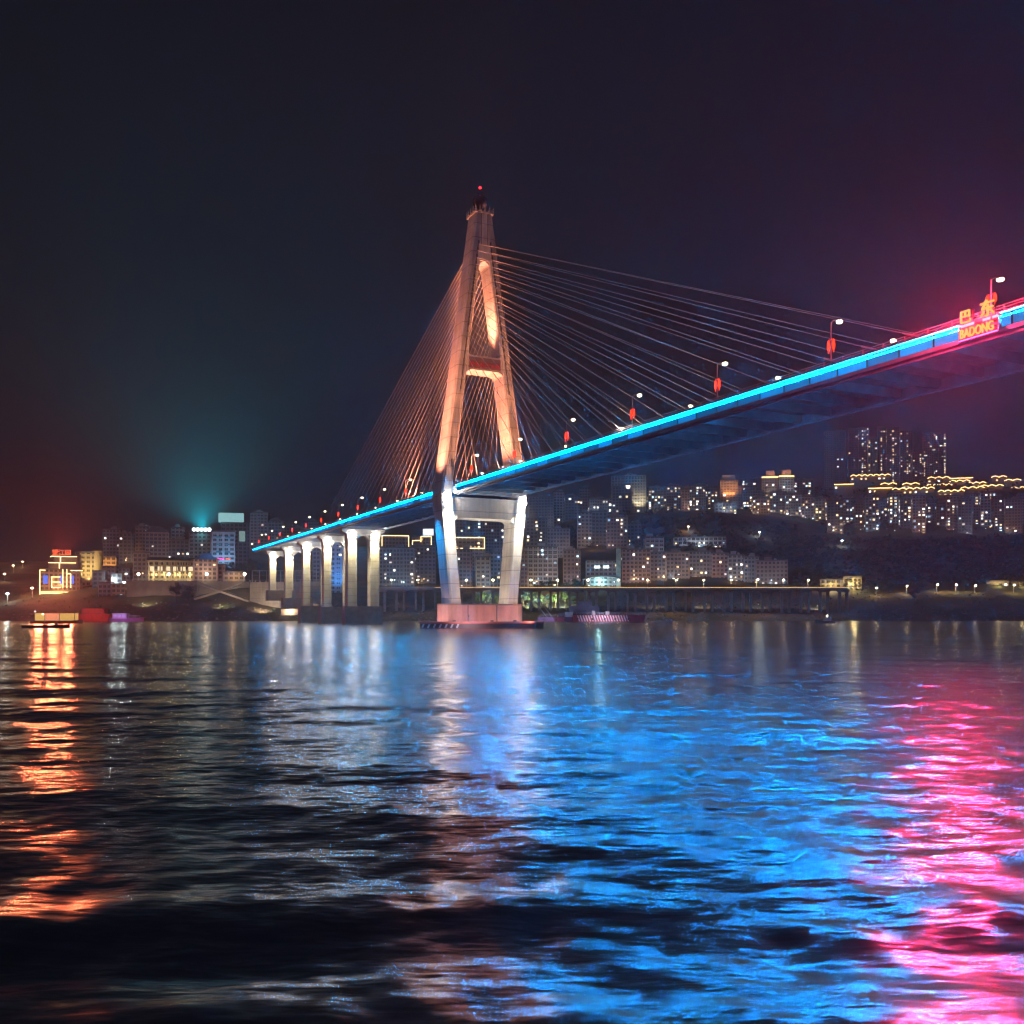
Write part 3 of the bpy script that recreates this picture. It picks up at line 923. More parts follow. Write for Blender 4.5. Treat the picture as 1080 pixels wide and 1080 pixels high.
def build_stones():
    rng = random.Random(5)
    mb = MB()
    for k in range(1400):
        p = rng.uniform(-60, 1150)
        Y = rng.uniform(566, 592) if rng.random() < 0.75 else rng.uniform(592, 612)
        x = (p - 540) / 1000 * Y
        z = terrain(x, Y)
        r = rng.uniform(0.25, 0.9) * (1.6 if rng.random() < 0.08 else 1)
        a = [rng.uniform(0.6, 1.1) for _ in range(14)]
        ring = lambda zz, k0, q: [(x + r * q * a[k0 + i] * math.cos(i * 1.0472), Y + r * q * a[k0 + i] * math.sin(i * 1.0472), z + zz * r) for i in range(6)]
        mb.loft([ring(-0.4, 0, 1.0), ring(0.25, 6, 1.0), ring(0.65, 2, 0.55)])
    o = mb.build('rubble', plain('river_stone', (0.20, 0.18, 0.155), 0.9, var=0.5, scale=0.6))
    tag(o, 'broken stone along the foot of the river bank', kind='stuff')
build_stones()

# ------------------------------------------------------------------ house fronts
def facade(name, wall, pu=3.2, pv=3.0, frame=(0.2, 0.8, 0.28, 0.84), glass=(0.02, 0.024, 0.03)):
    m, n, l = new_mat(name)
    b = n['Principled BSDF']
    uv = n.new('ShaderNodeUVMap')
    sp = n.new('ShaderNodeSeparateXYZ'); l.new(uv.outputs[0], sp.inputs[0])
    def math_(op, a, bb=None):
        q = n.new('ShaderNodeMath'); q.operation = op
        for i, v in enumerate((a, bb)):
            if v is None: continue
            if isinstance(v, (int, float)): q.inputs[i].default_value = v
            else: l.new(v, q.inputs[i])
        return q.outputs[0]
    cu, cv = math_('DIVIDE', sp.outputs[0], pu), math_('DIVIDE', sp.outputs[1], pv)
    fu, fv = math_('FRACT', cu), math_('FRACT', cv)
    w = math_('MULTIPLY', math_('MULTIPLY', math_('GREATER_THAN', fu, frame[0]), math_('LESS_THAN', fu, frame[1])),
              math_('MULTIPLY', math_('GREATER_THAN', fv, frame[2]), math_('LESS_THAN', fv, frame[3])))
    w = math_('MULTIPLY', w, math_('GREATER_THAN', sp.outputs[0], -0.5))
    mid = math_('LESS_THAN', math_('ABSOLUTE', math_('SUBTRACT', fu, (frame[0] + frame[1]) / 2)), 0.02)
    w = math_('MULTIPLY', w, math_('SUBTRACT', 1.0, mid))
    wn_ = n.new('ShaderNodeTexWhiteNoise'); wn_.noise_dimensions = '2D'
    cb = n.new('ShaderNodeCombineXYZ')
    l.new(math_('FLOOR', cu), cb.inputs[0]); l.new(math_('FLOOR', cv), cb.inputs[1]); l.new(cb.outputs[0], wn_.inputs['Vector'])
    gl = n.new('ShaderNodeMixRGB'); gl.inputs[1].default_value = list(glass) + [1]; gl.inputs[2].default_value = [min(1, c * 4 + 0.02) for c in glass] + [1]
    l.new(math_('POWER', wn_.outputs['Value'], 3.0), gl.inputs[0])
    tc = n.new('ShaderNodeTexCoord')
    nz = n.new('ShaderNodeTexNoise'); nz.inputs['Scale'].default_value = 0.12; nz.inputs['Detail'].default_value = 6
    l.new(tc.outputs['Object'], nz.inputs['Vector'])
    wr = n.new('ShaderNodeValToRGB')
    wr.color_ramp.elements[0].position = 0.3; wr.color_ramp.elements[1].position = 0.72
    wr.color_ramp.elements[0].color = [c * 0.72 for c in wall] + [1]; wr.color_ramp.elements[1].color = [min(1, c * 1.12) for c in wall] + [1]
    l.new(nz.outputs['Fac'], wr.inputs[0])
    mx = n.new('ShaderNodeMixRGB'); l.new(w, mx.inputs[0]); l.new(wr.outputs[0], mx.inputs[1]); l.new(gl.outputs[0], mx.inputs[2])
    l.new(mx.outputs[0], b.inputs['Base Color'])
    rr = n.new('ShaderNodeMapRange'); rr.inputs[3].default_value = 0.85; rr.inputs[4].default_value = 0.2
    l.new(w, rr.inputs[0]); l.new(rr.outputs[0], b.inputs['Roughness'])
    return m

FC = {
    'pale': facade('pale_facade', (0.58, 0.58, 0.60)),
    'grey': facade('grey_facade', (0.42, 0.43, 0.47)),
    'beige': facade('beige_facade', (0.50, 0.43, 0.32), 3.4, 3.1),
    'brown': facade('brown_facade', (0.36, 0.27, 0.23), 2.8, 3.0),
    'pink': facade('pink_facade', (0.48, 0.34, 0.32), 3.0, 3.0),
    'dark': facade('dark_facade', (0.22, 0.24, 0.29), 3.2, 3.0),
    'slate': facade('slate_facade', (0.30, 0.33, 0.40), 2.6, 3.0),
    'white': facade('white_lattice_facade', (0.62, 0.62, 0.62), 3.6, 3.2, (0.14, 0.86, 0.2, 0.82)),
    'bluewhite': facade('bluish_facade', (0.45, 0.55, 0.68), 4.0, 3.4),
}
M['roof'] = plain('roof_felt', (0.13, 0.13, 0.14), 0.9)
M['tile'] = plain('dark_roof_tile', (0.09, 0.08, 0.08), 0.8)
WIN = [emit(n_, c_, s_ * k_, False) for k_ in (1.35, 0.4) for n_, c_, s_ in (('warm_window', (1.0, 0.70, 0.36), 1.9), ('white_window', (1.0, 0.92, 0.78), 2.6), ('cool_window', (0.62, 0.86, 1.0), 1.9))]
_wm = {}
def win_mesh(w, h, k):
    key = (round(w, 1), round(h, 1), k)
    if key not in _wm:
        _wm[key] = MB().box(-w / 2, w / 2, -0.05, 0.02, -h / 2, h / 2).mesh('lit_window', WIN[k])
    return _wm[key]

BL = {}
_rb = random.Random(31)
def building(px0, px1, ytop, Y, fac, lit, label, cat='building', group=None, name='apartment_building', depth=None, yaw=None,
             hut=True, balc=None, vis=1.0, roof='flat', mix=(0.35, 0.45, 0.2), ledge=True, lit_rows=None):
    rng = random.Random(int(px0 * 7 + ytop * 13 + Y))
    W = (px1 - px0) / 1000.0 * Y
    pc = (px0 + px1) / 2
    D = depth or min(max(W * 0.7, 9), 16)
    if yaw is None: yaw = rng.uniform(-8, 8)
    yr = R(yaw) - math.atan((pc - 540) / 1000.0) * 0.6
    cx, cy_ = (pc - 540) / 1000.0 * Y, Y
    base = min(terrain(cx + dx, cy_ + dy) for dx in (-W / 2, W / 2) for dy in (0, D)) - 1.5
    H = ZY(ytop, Y) - base
    H = max(H, 4)
    root = empty(name, (cx, cy_, base), yr)
    tag(root, label, cat, group)
    # body with floor ledges, front is at y = 0, looking to -y
    m = MB().box(-W / 2, W / 2, 0, D, 0, H, uv=True)
    if ledge:
        z = 3.0
        while z < H - 1:
            m.box(-W / 2 - 0.14, W / 2 + 0.14, -0.14, D + 0.14, z - 0.12, z + 0.12)
            z += 3.0
    for x in (-W / 2, W / 2):
        m.box(x - 0.2, x + 0.2, -0.2, 0.24, 0, H - 0.02)
    m.build('wall', FC[fac], root)
    if roof == 'flat':
        r = MB()
        for a in ((-W / 2 - 0.2, W / 2 + 0.2, -0.2, 0.1), (-W / 2 - 0.2, W / 2 + 0.2, D - 0.1, D + 0.2)):
            r.box(a[0], a[1], a[2], a[3], H + 0.01, H + 1.0)
        r.box(-W / 2 - 0.2, -W / 2 + 0.1, 0.1, D - 0.1, H + 0.01, H + 1.0)
        r.box(W / 2 - 0.1, W / 2 + 0.2, 0.1, D - 0.1, H + 0.01, H + 1.0)
        r.box(-W / 2 + 0.1, W / 2 - 0.1, 0.1, D - 0.1, H + 0.01, H + 0.2)
        rf = r.build('roof', M['roof'], root)
        if hut:
            hw = min(W * 0.16, 2.6)
            hx = rng.uniform(-0.25, 0.25) * W
            h = MB().box(hx - hw, hx + hw, D * 0.3, D * 0.3 + min(5, D * 0.4), H + 0.2, H + 3.2)
            h.box(hx - hw - 0.2, hx + hw + 0.2, D * 0.3 - 0.2, D * 0.3 + min(5, D * 0.4) + 0.2, H + 3.21, H + 3.45)
            h.build('stair_hut', FC[fac], rf)
            if W > 9:
                t = MB().lathe([(0.9, 0), (0.9, 1.7), (0.5, 2.1), (0.05, 2.2)], (-hx * 0.7 + 0.8, D * 0.5, H + 0.5), 10)
                t.build('water_tank', M['rail'], rf)
    elif roof == 'gable':
        g = MB().prism([(-W / 2 - 0.6, H + 0.01), (W / 2 + 0.6, H + 0.01), (W * 0.12, H + W * 0.28), (-W * 0.12, H + W * 0.28)], 'y', -0.6, D + 0.6)
        g.build('roof', M['tile'], root)
    # balcony stacks
    if balc is None: balc = 0 if W < 8 else min(3, int(W / 9))
    nf = int((H - 1) / 3.0)
    for k in range(balc):
        bx = -W / 2 + W * (k + 0.5 + rng.uniform(-0.15, 0.15)) / balc
        b = MB()
        for f in range(1, nf):
            b.box(bx - 1.5, bx + 1.5, -1.25, -0.15, f * 3.0 - 0.05, f * 3.0 + 0.9)
            b.box(bx - 1.55, bx + 1.55, -1.3, -0.15, f * 3.0 + 2.55, f * 3.0 + 2.7) if False else None
        if b.v: b.box(bx - 0.12, bx + 0.12, -0.9, -0.16, 3.0, (nf - 1) * 3.0 + 0.85)
        if b.v: b.build('balcony_stack', FC[fac], root)
    # lit windows
    ww, wh = min(max(1.5, 0.0021 * Y), 2.3), min(max(1.4, 0.0018 * Y), 1.9)
    nx = max(1, int((W - 0.8) / 3.0))
    cells = [(i, f, 0) for i in range(nx) for f in range(int(nf * (1 - vis)), nf)]
    side = -1 if pc > 600 else 1
    nd = max(1, int((D - 1) / 3.2))
    cells_s = [(i, f, side) for i in range(nd) for f in range(int(nf * (1 - vis)), nf)]
    rng.shuffle(cells); rng.shuffle(cells_s)
    if lit_rows is not None: cells = [c for c in cells if c[1] in lit_rows or c[1] - nf in lit_rows]
    # homes light up in runs: stairwells and neighbouring rooms
    pick = cells[:max(0, int(lit * 0.8))] + cells_s[:max(0, int(lit * 0.2))]
    if lit >= 8 and nx > 2:
        cx_ = rng.randrange(nx)
        pick += [(cx_, f, 0) for f in range(int(nf * (1 - vis)), nf) if rng.random() < 0.35]
    seen = set()
    for i, f, s in pick:
        if (i, f, s) in seen: continue
        seen.add((i, f, s))
        u = rng.random()
        k = 0 if u < mix[0] else 1 if u < mix[0] + mix[1] else 2
        if rng.random() < 0.45: k += 3
        sc = rng.uniform(0.7, 1.15)
        me = win_mesh(ww, wh, k)
        if s == 0:
            x = -W / 2 + (i + 0.5) * W / nx + rng.uniform(-0.3, 0.3)
            o = mesh_obj('lit_window', me, None, root, (x, -0.2 if not balc else -0.2, f * 3.0 + 1.7))
        else:
            o = mesh_obj('lit_window', me, None, root, (s * (W / 2 + 0.2), (i + 0.5) * D / nd, f * 3.0 + 1.7), s * R(90))
        o.scale = (sc, 1, rng.uniform(0.75, 1.1))
    root['_h'] = H
    BL[label] = (root, W, D, H)
    return root, W, D, H
# ------------------------------------------------------------------ the town on the far bank
G_UP = 'apartment blocks of the upper town'
G_LOW = 'apartment blocks above the shore road'
G_TOW = 'towers on the far ridge'
G_LEFT = 'houses of the bank beside the hotel'
B = building
# px0, px1, top row, distance, facade, lit windows, label
# --- behind the land end of the bridge
B(109, 126, 559, 800, 'slate', 5, 'dim slate tower behind the lamps above the small dark houses', group=G_LEFT, mix=(0.3, 0.5, 0.2))
B(126, 140, 563, 790, 'dark', 3, 'dark narrow block leaning close to the dim slate tower', group=G_LEFT)
B(143, 157, 556, 780, 'brown', 7, 'brown tower with scattered lit windows beside the gabled tower', group=G_LEFT)
B(154, 177, 561, 740, 'pink', 4, 'pinkish tower with a pitched gable roof above the arcade', group=G_LEFT, roof='gable', balc=0)
B(181, 192, 557, 800, 'pale', 1, 'pale narrow building tucked between gabled tower and signed office', group=G_LEFT)
B(177, 200, 570, 745, 'dark', 9, 'dark flats with a column of bright windows under the signed office', group=G_LEFT, mix=(0.1, 0.8, 0.1))
signb = B(200, 225, 562, 730, 'grey', 3, 'grey office block carrying a glaring white rooftop sign', group=G_LEFT, cat='office block', hut=False)
ledb = B(224, 247, 561, 690, 'bluewhite', 3, 'bluish white lit building with pink light rows on its front', cat='office block', hut=False, balc=0, mix=(0, 0.2, 0.8))
adb = B(234, 262, 552, 740, 'dark', 0, 'dark high block carrying a big pale teal billboard box', cat='office block', hut=False, balc=0)
B(264, 282, 541, 900, 'grey', 4, 'misty grey tower beyond the land end of the bridge', group=G_LEFT)
B(283, 298, 550, 880, 'pink', 2, 'misty tower with pointed gable roof above the bridge end', group=G_LEFT, roof='gable', balc=0)
B(299, 318, 556, 930, 'brown', 6, 'brown misty block showing above the first approach span', group=G_LEFT)
B(320, 336, 550, 980, 'slate', 5, 'slate misty block above the middle of the approach deck', group=G_LEFT)
B(338, 352, 553, 1000, 'grey', 4, 'grey misty block seen over the deck near the outermost stay cables', group=G_LEFT)
B(330, 346, 572, 690, 'slate', 3, 'slate flats seen through the arches of the middle pier', group=G_LEFT)
blueb = B(348, 362, 568, 680, 'bluewhite', 3, 'blue lit high-rise glimpsed through the arch beside the largest pier', cat='high-rise')
# --- left: hotel and its neighbours
flood = B(80, 99, 583, 665, 'beige', 0, 'beige floodlit block with a drum-shaped corner behind the outlined hotel', cat='hotel', name='hotel_block', hut=False, balc=0, depth=14)
orange = B(107, 122, 588, 690, 'beige', 0, 'low orange lit house beside the beige floodlit block', cat='house', name='town_house', hut=False, balc=0)
hotel = B(44, 82, 601, 640, 'brown', 0, 'stepped hotel outlined in warm light tubes under a red rooftop sign', cat='hotel', name='outlined_hotel', hut=False, balc=0, yaw=2)
for i, (a, b, t, Y, f, lab) in enumerate((
        (98, 110, 603, 640, 'dark', 'small dark house directly beside the outlined hotel'),
        (108, 121, 598, 655, 'brown', 'small brown house under the orange lit house'),
        (118, 128, 606, 640, 'dark', 'small dark house with one bright lamp at its eave'),
        (125, 136, 600, 660, 'slate', 'small slate house below the dim slate tower'),
        (104, 116, 615, 622, 'slate', 'lowest small slate house close to the water'),
        (118, 131, 617, 622, 'brown', 'lowest small brown house close to the retaining wall'))):
    B(a, b, t, Y, f, 2 if i % 2 else 1, lab, cat='house', name='town_house', group='small houses between hotel and promenade', balc=0, hut=False, mix=(0.2, 0.5, 0.3))
B(141, 157, 583, 660, 'brown', 1, 'tall brown house with a lit doorway beside the arcade', cat='house', name='town_house', hut=False, balc=0)
arc = B(158, 204, 591, 655, 'beige', 0, 'long two-storey arcade washed in yellow light on the promenade', cat='arcade', name='arcade_building', hut=False, balc=0, ledge=False, depth=9)
pav = B(205, 229, 590, 650, 'pink', 3, 'pinkish pavilion with blue lit hipped roof at the arcade end', cat='pavilion', name='pavilion', hut=False, balc=0, roof='none', mix=(0.8, 0.2, 0))
B(230, 237, 596, 655, 'pink', 0, 'tiny pink kiosk between pavilion and orange shed', cat='kiosk', name='kiosk', hut=False, balc=0)
shed = B(236, 257, 604, 645, 'beige', 1, 'low orange lit shed on the promenade near the land end of the bridge', cat='shed', name='promenade_shed', hut=False, balc=0)
# --- under the deck, towards the pylon
B(400, 437, 578, 720, 'slate', 12, 'long slate apartment block with a bright row of windows beyond the largest pier', group=G_LOW, mix=(0.2, 0.7, 0.1))
B(434, 459, 576, 735, 'dark', 8, 'dark apartment block half hidden by the near pylon leg', group=G_LOW, mix=(0.2, 0.7, 0.1))
outl = B(403, 431, 565, 800, 'brown', 1, 'flat-roofed building with warm roof outline lights left of the white billboard', group='outlined roofs under the bridge deck', hut=False, balc=0)
outl2 = B(435, 455, 566, 800, 'brown', 3, 'flat-roofed building with two linked light outlines under the white billboard', group='outlined roofs under the bridge deck', hut=False, balc=0, mix=(0.9, 0.1, 0))
outl3 = B(479, 511, 567, 790, 'beige', 8, 'flat-roofed building with outlined lit top storey framed by the pylon legs', group='outlined roofs under the bridge deck', hut=False, balc=0, mix=(0.9, 0.1, 0), lit_rows=(-2, -1))
B(477, 508, 541, 890, 'dark', 6, 'dark high block directly under the lower pylon crossbeam', group=G_LOW)
B(500, 532, 545, 870, 'slate', 10, 'slate block with a column of lights between the pylon legs', group=G_LOW, mix=(0.2, 0.6, 0.2))
B(476, 498, 580, 700, 'brown', 3, 'brown low block between the pylon legs beside the near leg', group=G_LOW)
B(502, 517, 588, 690, 'beige', 2, 'beige narrow block between the pylon legs', group=G_LOW)
B(517, 535, 583, 700, 'slate', 4, 'slate low block against the far pylon leg', group=G_LOW)
# --- right of the far leg
B(549, 556, 582, 690, 'brown', 2, 'brown sliver of a block just beyond the far pylon leg', group=G_LOW)
B(552, 588, 577, 700, 'white', 11, 'wide white lattice-fronted block nearest the far pylon leg', group=G_LOW, mix=(0.1, 0.4, 0.5), balc=0)
B(555, 577, 547, 790, 'dark', 9, 'dark block with one column of bright windows behind the white lattice block', group=G_LOW, mix=(0.2, 0.7, 0.1))
B(577, 601, 558, 780, 'slate', 3, 'plain slate block behind and right of the white lattice block', group=G_LOW)
B(594, 612, 581, 700, 'brown', 6, 'brown low block in the hollow left of the tall twin tower', group=G_LOW)
B(609, 624, 541, 800, 'grey', 6, 'lighter half of the tall plain twin tower', group=G_LOW, balc=1)
B(624, 640, 540, 803, 'dark', 1, 'dark half of the tall plain twin tower', group=G_LOW, balc=1)
B(640, 662, 545, 790, 'brown', 8, 'brown tower with orange corner strips beside the twin tower', group=G_LOW, balc=2)
B(661, 676, 552, 800, 'dark', 4, 'narrow dark tower right of the brown strip-lit tower', group=G_LOW)
B(681, 700, 567, 760, 'white', 4, 'small white lattice block above the pink terrace', group=G_LOW, balc=0)
B(656, 686, 580, 700, 'pink', 8, 'pink terrace block beside the teal slab', group=G_LOW, mix=(0.3, 0.6, 0.1))
B(686, 703, 583, 705, 'brown', 5, 'brown terrace block below the small white lattice block', group=G_LOW)
B(711, 765, 567, 790, 'white', 10, 'wide pale hotel-like slab with a regular window grid', group=G_LOW, balc=0)
B(703, 727, 583, 710, 'brown', 6, 'brown block under the end of the wide pale slab', group=G_LOW)
B(727, 752, 582, 715, 'slate', 6, 'slate block under the middle of the wide pale slab', group=G_LOW)
B(751, 768, 584, 708, 'pink', 3, 'pink block under the far end of the wide pale slab', group=G_LOW)
B(768, 785, 586, 700, 'grey', 9, 'grey block with many bright windows left of the reddish end block', group=G_LOW, mix=(0.3, 0.6, 0.1))
B(785, 800, 588, 695, 'slate', 3, 'slate block squeezed against the reddish end block', group=G_LOW)
B(798, 830, 592, 690, 'brown', 4, 'reddish brown block standing last before the dark hill', group=G_LOW, balc=0)
canopy = B(618, 652, 592, 690, 'grey', 3, 'grey hall with curved canopy and teal lit entrance', cat='hall', name='entrance_hall', hut=False, balc=0)
# --- upper town
B(558, 584, 524, 1000, 'dark', 4, 'wide dark block low against the deck soffit', group=G_UP)
B(584, 595, 519, 1010, 'pale', 2, 'slender pale tower near the deck soffit', group=G_UP, balc=0)
B(596, 612, 523, 1000, 'dark', 6, 'dark block between the slender pale tower and pinkish tower', group=G_UP)
B(611, 622, 515, 1020, 'pink', 3, 'pinkish short tower left of the crowned tower', group=G_UP)
B(622, 645, 526, 990, 'slate', 8, 'slate block at the foot of the crowned tower', group=G_UP, mix=(0.3, 0.6, 0.1))
crownb = B(645, 681, 503, 1000, 'beige', 4, 'tall pale tower with lit crown and lit right flank, highest near the deck', cat='tower', name='crowned_tower', balc=0)
B(646, 666, 513, 985, 'dark', 6, 'dark slab standing in front of the crowned tower', group=G_UP, balc=1, mix=(0.2, 0.7, 0.1))
B(684, 703, 514, 1030, 'dark', 14, 'dark tower with crowded bright windows right of the crowned tower', group=G_UP)
B(703, 718, 512, 1040, 'slate', 12, 'slate tower with crowded windows beside a plain pink slab', group=G_UP)
B(719, 727, 516, 1020, 'pink', 0, 'plain pink windowless slab on the upper row', group=G_UP, balc=0)
B(727, 744, 512, 1040, 'slate', 13, 'slate tower just right of the plain pink slab', group=G_UP)
B(743, 757, 513, 1050, 'dark', 10, 'dark tower left of the teal flank', group=G_UP)
B(754, 762, 530, 985, 'bluewhite', 0, 'narrow teal flank lit from below', group=G_UP, balc=0)
redb = B(760, 778, 507, 1060, 'beige', 3, 'orange lit tower with a small red sign on its front', cat='tower', name='signed_tower', balc=0)
B(762, 777, 531, 990, 'dark', 8, 'dark block under the red-signed tower', group=G_UP, mix=(0.4, 0.6, 0))
B(776, 784, 513, 1060, 'brown', 2, 'brown slab touching the red-signed tower', group=G_UP)
B(784, 803, 517, 1040, 'slate', 13, 'slate block left of the gold-topped twins', group=G_UP)
B(794, 812, 525, 1010, 'brown', 10, 'brown block below the gold-topped twins', group=G_UP)
gold1 = B(804, 820, 503, 1100, 'brown', 4, 'gold-topped twin tower, the one nearer the slate block', group='gold-topped twins', balc=1)
gold2 = B(822, 837, 502, 1105, 'grey', 6, 'gold-topped twin tower, the one nearer the dark woods', group='gold-topped twins', balc=1)
B(780, 800, 505, 1180, 'dark', 8, 'low dark block on the crest left of the gold-topped twins', group=G_UP)
B(812, 829, 519, 1030, 'dark', 11, 'dark block in front of the gold-topped twins', group=G_UP)
B(829, 845, 521, 1020, 'slate', 12, 'slate block with stacked lit windows right of the gold-topped twins', group=G_UP)
B(838, 858, 506, 1130, 'dark', 12, 'dark crest block between the gold-topped twins and the ridge towers', group=G_UP)
B(846, 862, 524, 1010, 'pink', 9, 'pink block with lit lower storeys above the wood', group=G_UP)
B(860, 873, 526, 1000, 'beige', 9, 'beige block with glowing lower windows above the wood', group=G_UP, mix=(0.9, 0.1, 0))
UR = [(873, 889, 528, 'dark', 8, 'dark wide block above the wood'), (889, 903, 526, 'slate', 10, 'slate block with paired windows above the wood'),
      (902, 914, 530, 'brown', 5, 'brown short block above the wood'), (913, 927, 523, 'dark', 16, 'dark block with a dense window column'),
      (926, 939, 529, 'slate', 6, 'slate short block with few lit windows'), (938, 951, 520, 'grey', 17, 'grey block with a bright window cluster'),
      (950, 964, 524, 'dark', 13, 'dark block beside the bright cluster'), (963, 976, 523, 'pink', 11, 'pink block with lit top storeys'),
      (975, 989, 528, 'slate', 7, 'slate block with a long lit balcony'), (988, 1000, 531, 'brown', 5, 'brown small block in a gap of the row'),
      (999, 1012, 523, 'pink', 10, 'pink block with a warm lower column'), (1011, 1025, 526, 'dark', 5, 'dark block with thin lights'),
      (1024, 1036, 521, 'slate', 9, 'slate block with a lit stairwell'), (1035, 1050, 519, 'grey', 12, 'grey block with staggered lights'),
      (1049, 1062, 524, 'dark', 11, 'dark block showing one blue window'), (1061, 1077, 527, 'brown', 5, 'brown dim block'),
      (1076, 1094, 520, 'slate', 10, 'slate block with one big lit bay'), (1095, 1112, 526, 'dark', 7, 'dark last block of the row')]
for i, (a, b, t, f, n, lab) in enumerate(UR):
    where = ', below the gold roofs' if i > 3 else ', below the ridge towers'
    B(a, b, t, 945 + (i * 37) % 50, f, int(n * 1.3), lab + where, group=G_UP, balc=1, mix=(0.3, 0.45, 0.25))
# towers on the ridge
for a, b, t, Y, f, n, lab in ((870, 879, 455, 1560, 'grey', 1, 'dim unlit ridge tower at the end of its row'), (879, 891, 454, 1570, 'slate', 6, 'dim ridge tower with a few low windows'),
        (895, 907, 452, 1560, 'slate', 7, 'ridge tower with sparse lights left of the brightest one'), (906, 916, 451, 1555, 'slate', 26, 'ridge tower with a bright zigzag of windows'),
        (916, 925, 462, 1540, 'beige', 8, 'short ridge tower with a bright stairwell column'), (926, 936, 450, 1570, 'dark', 10, 'tall dark ridge tower'),
        (936, 948, 451, 1560, 'slate', 22, 'tall ridge tower with many scattered lights'), (950, 962, 455, 1580, 'dark', 20, 'ridge tower with lights clustered at its foot'),
        (963, 974, 478, 1540, 'slate', 12, 'low ridge tower beside the end pair'), (974, 985, 456, 1570, 'grey', 10, 'ridge tower of the end pair with a light column'),
        (985, 997, 457, 1575, 'slate', 14, 'last ridge tower with warm lights')):
    B(a, b, t, Y, f, n, lab, cat='tower', group=G_TOW, name='high_rise', balc=1, hut=False, mix=(0.6, 0.35, 0.05), yaw=0, depth=14)
# shore road houses on the right
sh1 = B(866, 888, 612, 665, 'beige', 3, 'low yellow lit station with a white lit forecourt', cat='shop', name='roadside_shop', hut=False, balc=0, ledge=False, mix=(0.7, 0.3, 0))
sh2 = B(890, 908, 609, 668, 'beige', 0, 'square yellow floodlit house beside the shore road', cat='house', name='roadside_house', hut=False, balc=0)
sh3 = B(1042, 1062, 622, 670, 'beige', 2, 'small yellow lit house alone on the shore road', cat='house', name='roadside_house', hut=False, balc=0)
sh4 = B(1066, 1090, 629, 668, 'beige', 2, 'long low lit shelter at the far end of the shore road', cat='shelter', name='roadside_shelter', hut=False, balc=0, ledge=False)

# ---- light outlines, signs and floodlights of single buildings
TUBE = emit('warm_light_tube', (1.0, 0.66, 0.26), 5.0, False)
GOLD = emit('gold_light_string', (1.0, 0.62, 0.22), 4.2, False)
def local_frame(px0, px1, W, H):
    return lambda px, py, b0: None

def outline(bld, z0f, name='light_outline', parts=((0.0, 1.0, 0.0, 1.0),), y=-0.35, r=0.28, hh=None):
    root, W, D, H = bld
    for (a, b, c, d) in parts:
        hh_ = hh or H * z0f
        x0, x1, z0, z1 = -W / 2 + a * W, -W / 2 + b * W, H - hh_ + c * hh_, H - hh_ + d * hh_
        m = MB()
        m.bar((x0, y, z0), (x0, y, z1), r); m.bar((x1, y, z0), (x1, y, z1), r)
        m.bar((x0, y, z1), (x1, y, z1), r); m.bar((x0, y, z0), (x1, y, z0), r)
        m.build(name, TUBE, root)
def open_outline(bld, hh, segs, r=0.28, y=-0.4, name='light_outline', mat=None):
    root, W, D, H = bld
    m = MB()
    for (a, b, c, d) in segs:
        m.bar((-W / 2 + a * W, y, H - hh + b * hh), (-W / 2 + c * W, y, H - hh + d * hh), r)
    m.build(name, mat or TUBE, root)
open_outline(outl, 9, [(0, 0, 0, 1), (0, 1, 1, 1), (1, 1, 1, -0.15)], 0.42)
open_outline(outl2, 8, [(0, 0, 0, .6), (0, .6, .45, .6), (.45, 0, .45, 1), (.45, 1, 1, 1), (1, 1, 1, 0)], 0.42)
outline(outl3, 1, hh=9, r=0.42)
wb = MB().box(0.5, 9.5, 2, 2.6, 1.2, 6.8)
root, W, D, H = outl2
wb.build('billboard', emit('white_billboard', (0.85, 0.88, 1.0), 1.6, False), root, (0, 0, H))
MB().box(1.2, 1.5, 2.6, 3.0, -0.2, 6).box(8.4, 8.7, 2.6, 3.0, -0.2, 6).build('billboard_frame', M['dark_steel'], root, (0, 0, H))

# white sign, LED front, billboard box
root, W, D, H = signb
sg = MB()
for k in range(5):
    sg.lathe([(1.3, -0.2), (1.4, 0), (1.3, 0.25)], (-5.8 + k * 2.9, 0, 0), 10)
o = sg.build('roof_sign', emit('glaring_white_sign', (0.80, 1.0, 0.98), 9), root, (0, 0.3, H + 2.6)); o.rotation_euler = (R(90), 0, 0)
fr = MB()
for x in (-6, -3, 0, 3, 6): fr.bar((x, 0.7, H + 0.2), (x, 0.7, H + 4.2), 0.15)
fr.bar((-7.2, 0.7, H + 1.1), (7.2, 0.7, H + 1.1), 0.2)
fr.build('sign_frame', M['dark_steel'], root)
lamp('sign_glow', 'SPOT', (0, 2.0, H + 3.6), 2000000, (0.0, 0.60, 0.68), root, (-2, 4.0, H + 30), 165, 0.9, 0.8)
lamp('sign_wash', 'SPOT', (0, -3.5, H + 4.5), 4000, (0.1, 0.9, 0.9), root, (0, 0.0, 12), 90, 0.9, 0.5)
root, W, D, H = ledb
for z, c, s_, x0, x1 in ((H * 0.44, (1.0, 0.08, 0.45), 2.0, -4.5, 0.5), (H * 0.44, (1.0, 0.2, 0.12), 1.6, 1.6, 5.0)):
    MB().box(x0, x1, -0.5, -0.3, z - 0.55, z + 0.55).build('light_row', emit('pink_light_row', c, s_, False), root)
for x in (-3.2, 3.0):
    for z in (H * 0.3, H * 0.58, H * 0.74, H * 0.88):
        MB().box(x - 1.9, x + 1.9, -0.42, -0.25, z - 0.5, z + 0.5).build('light_panel', emit('blue_light_panel', (0.05, 0.38, 0.75), 0.45, False), root)
lamp('front_wash', 'SPOT', (0, -16, 3), 26000, (0.45, 0.72, 1.0), root, (0, 0, H * 0.6), 90, 0.9, 1.0)
root, W, D, H = adb
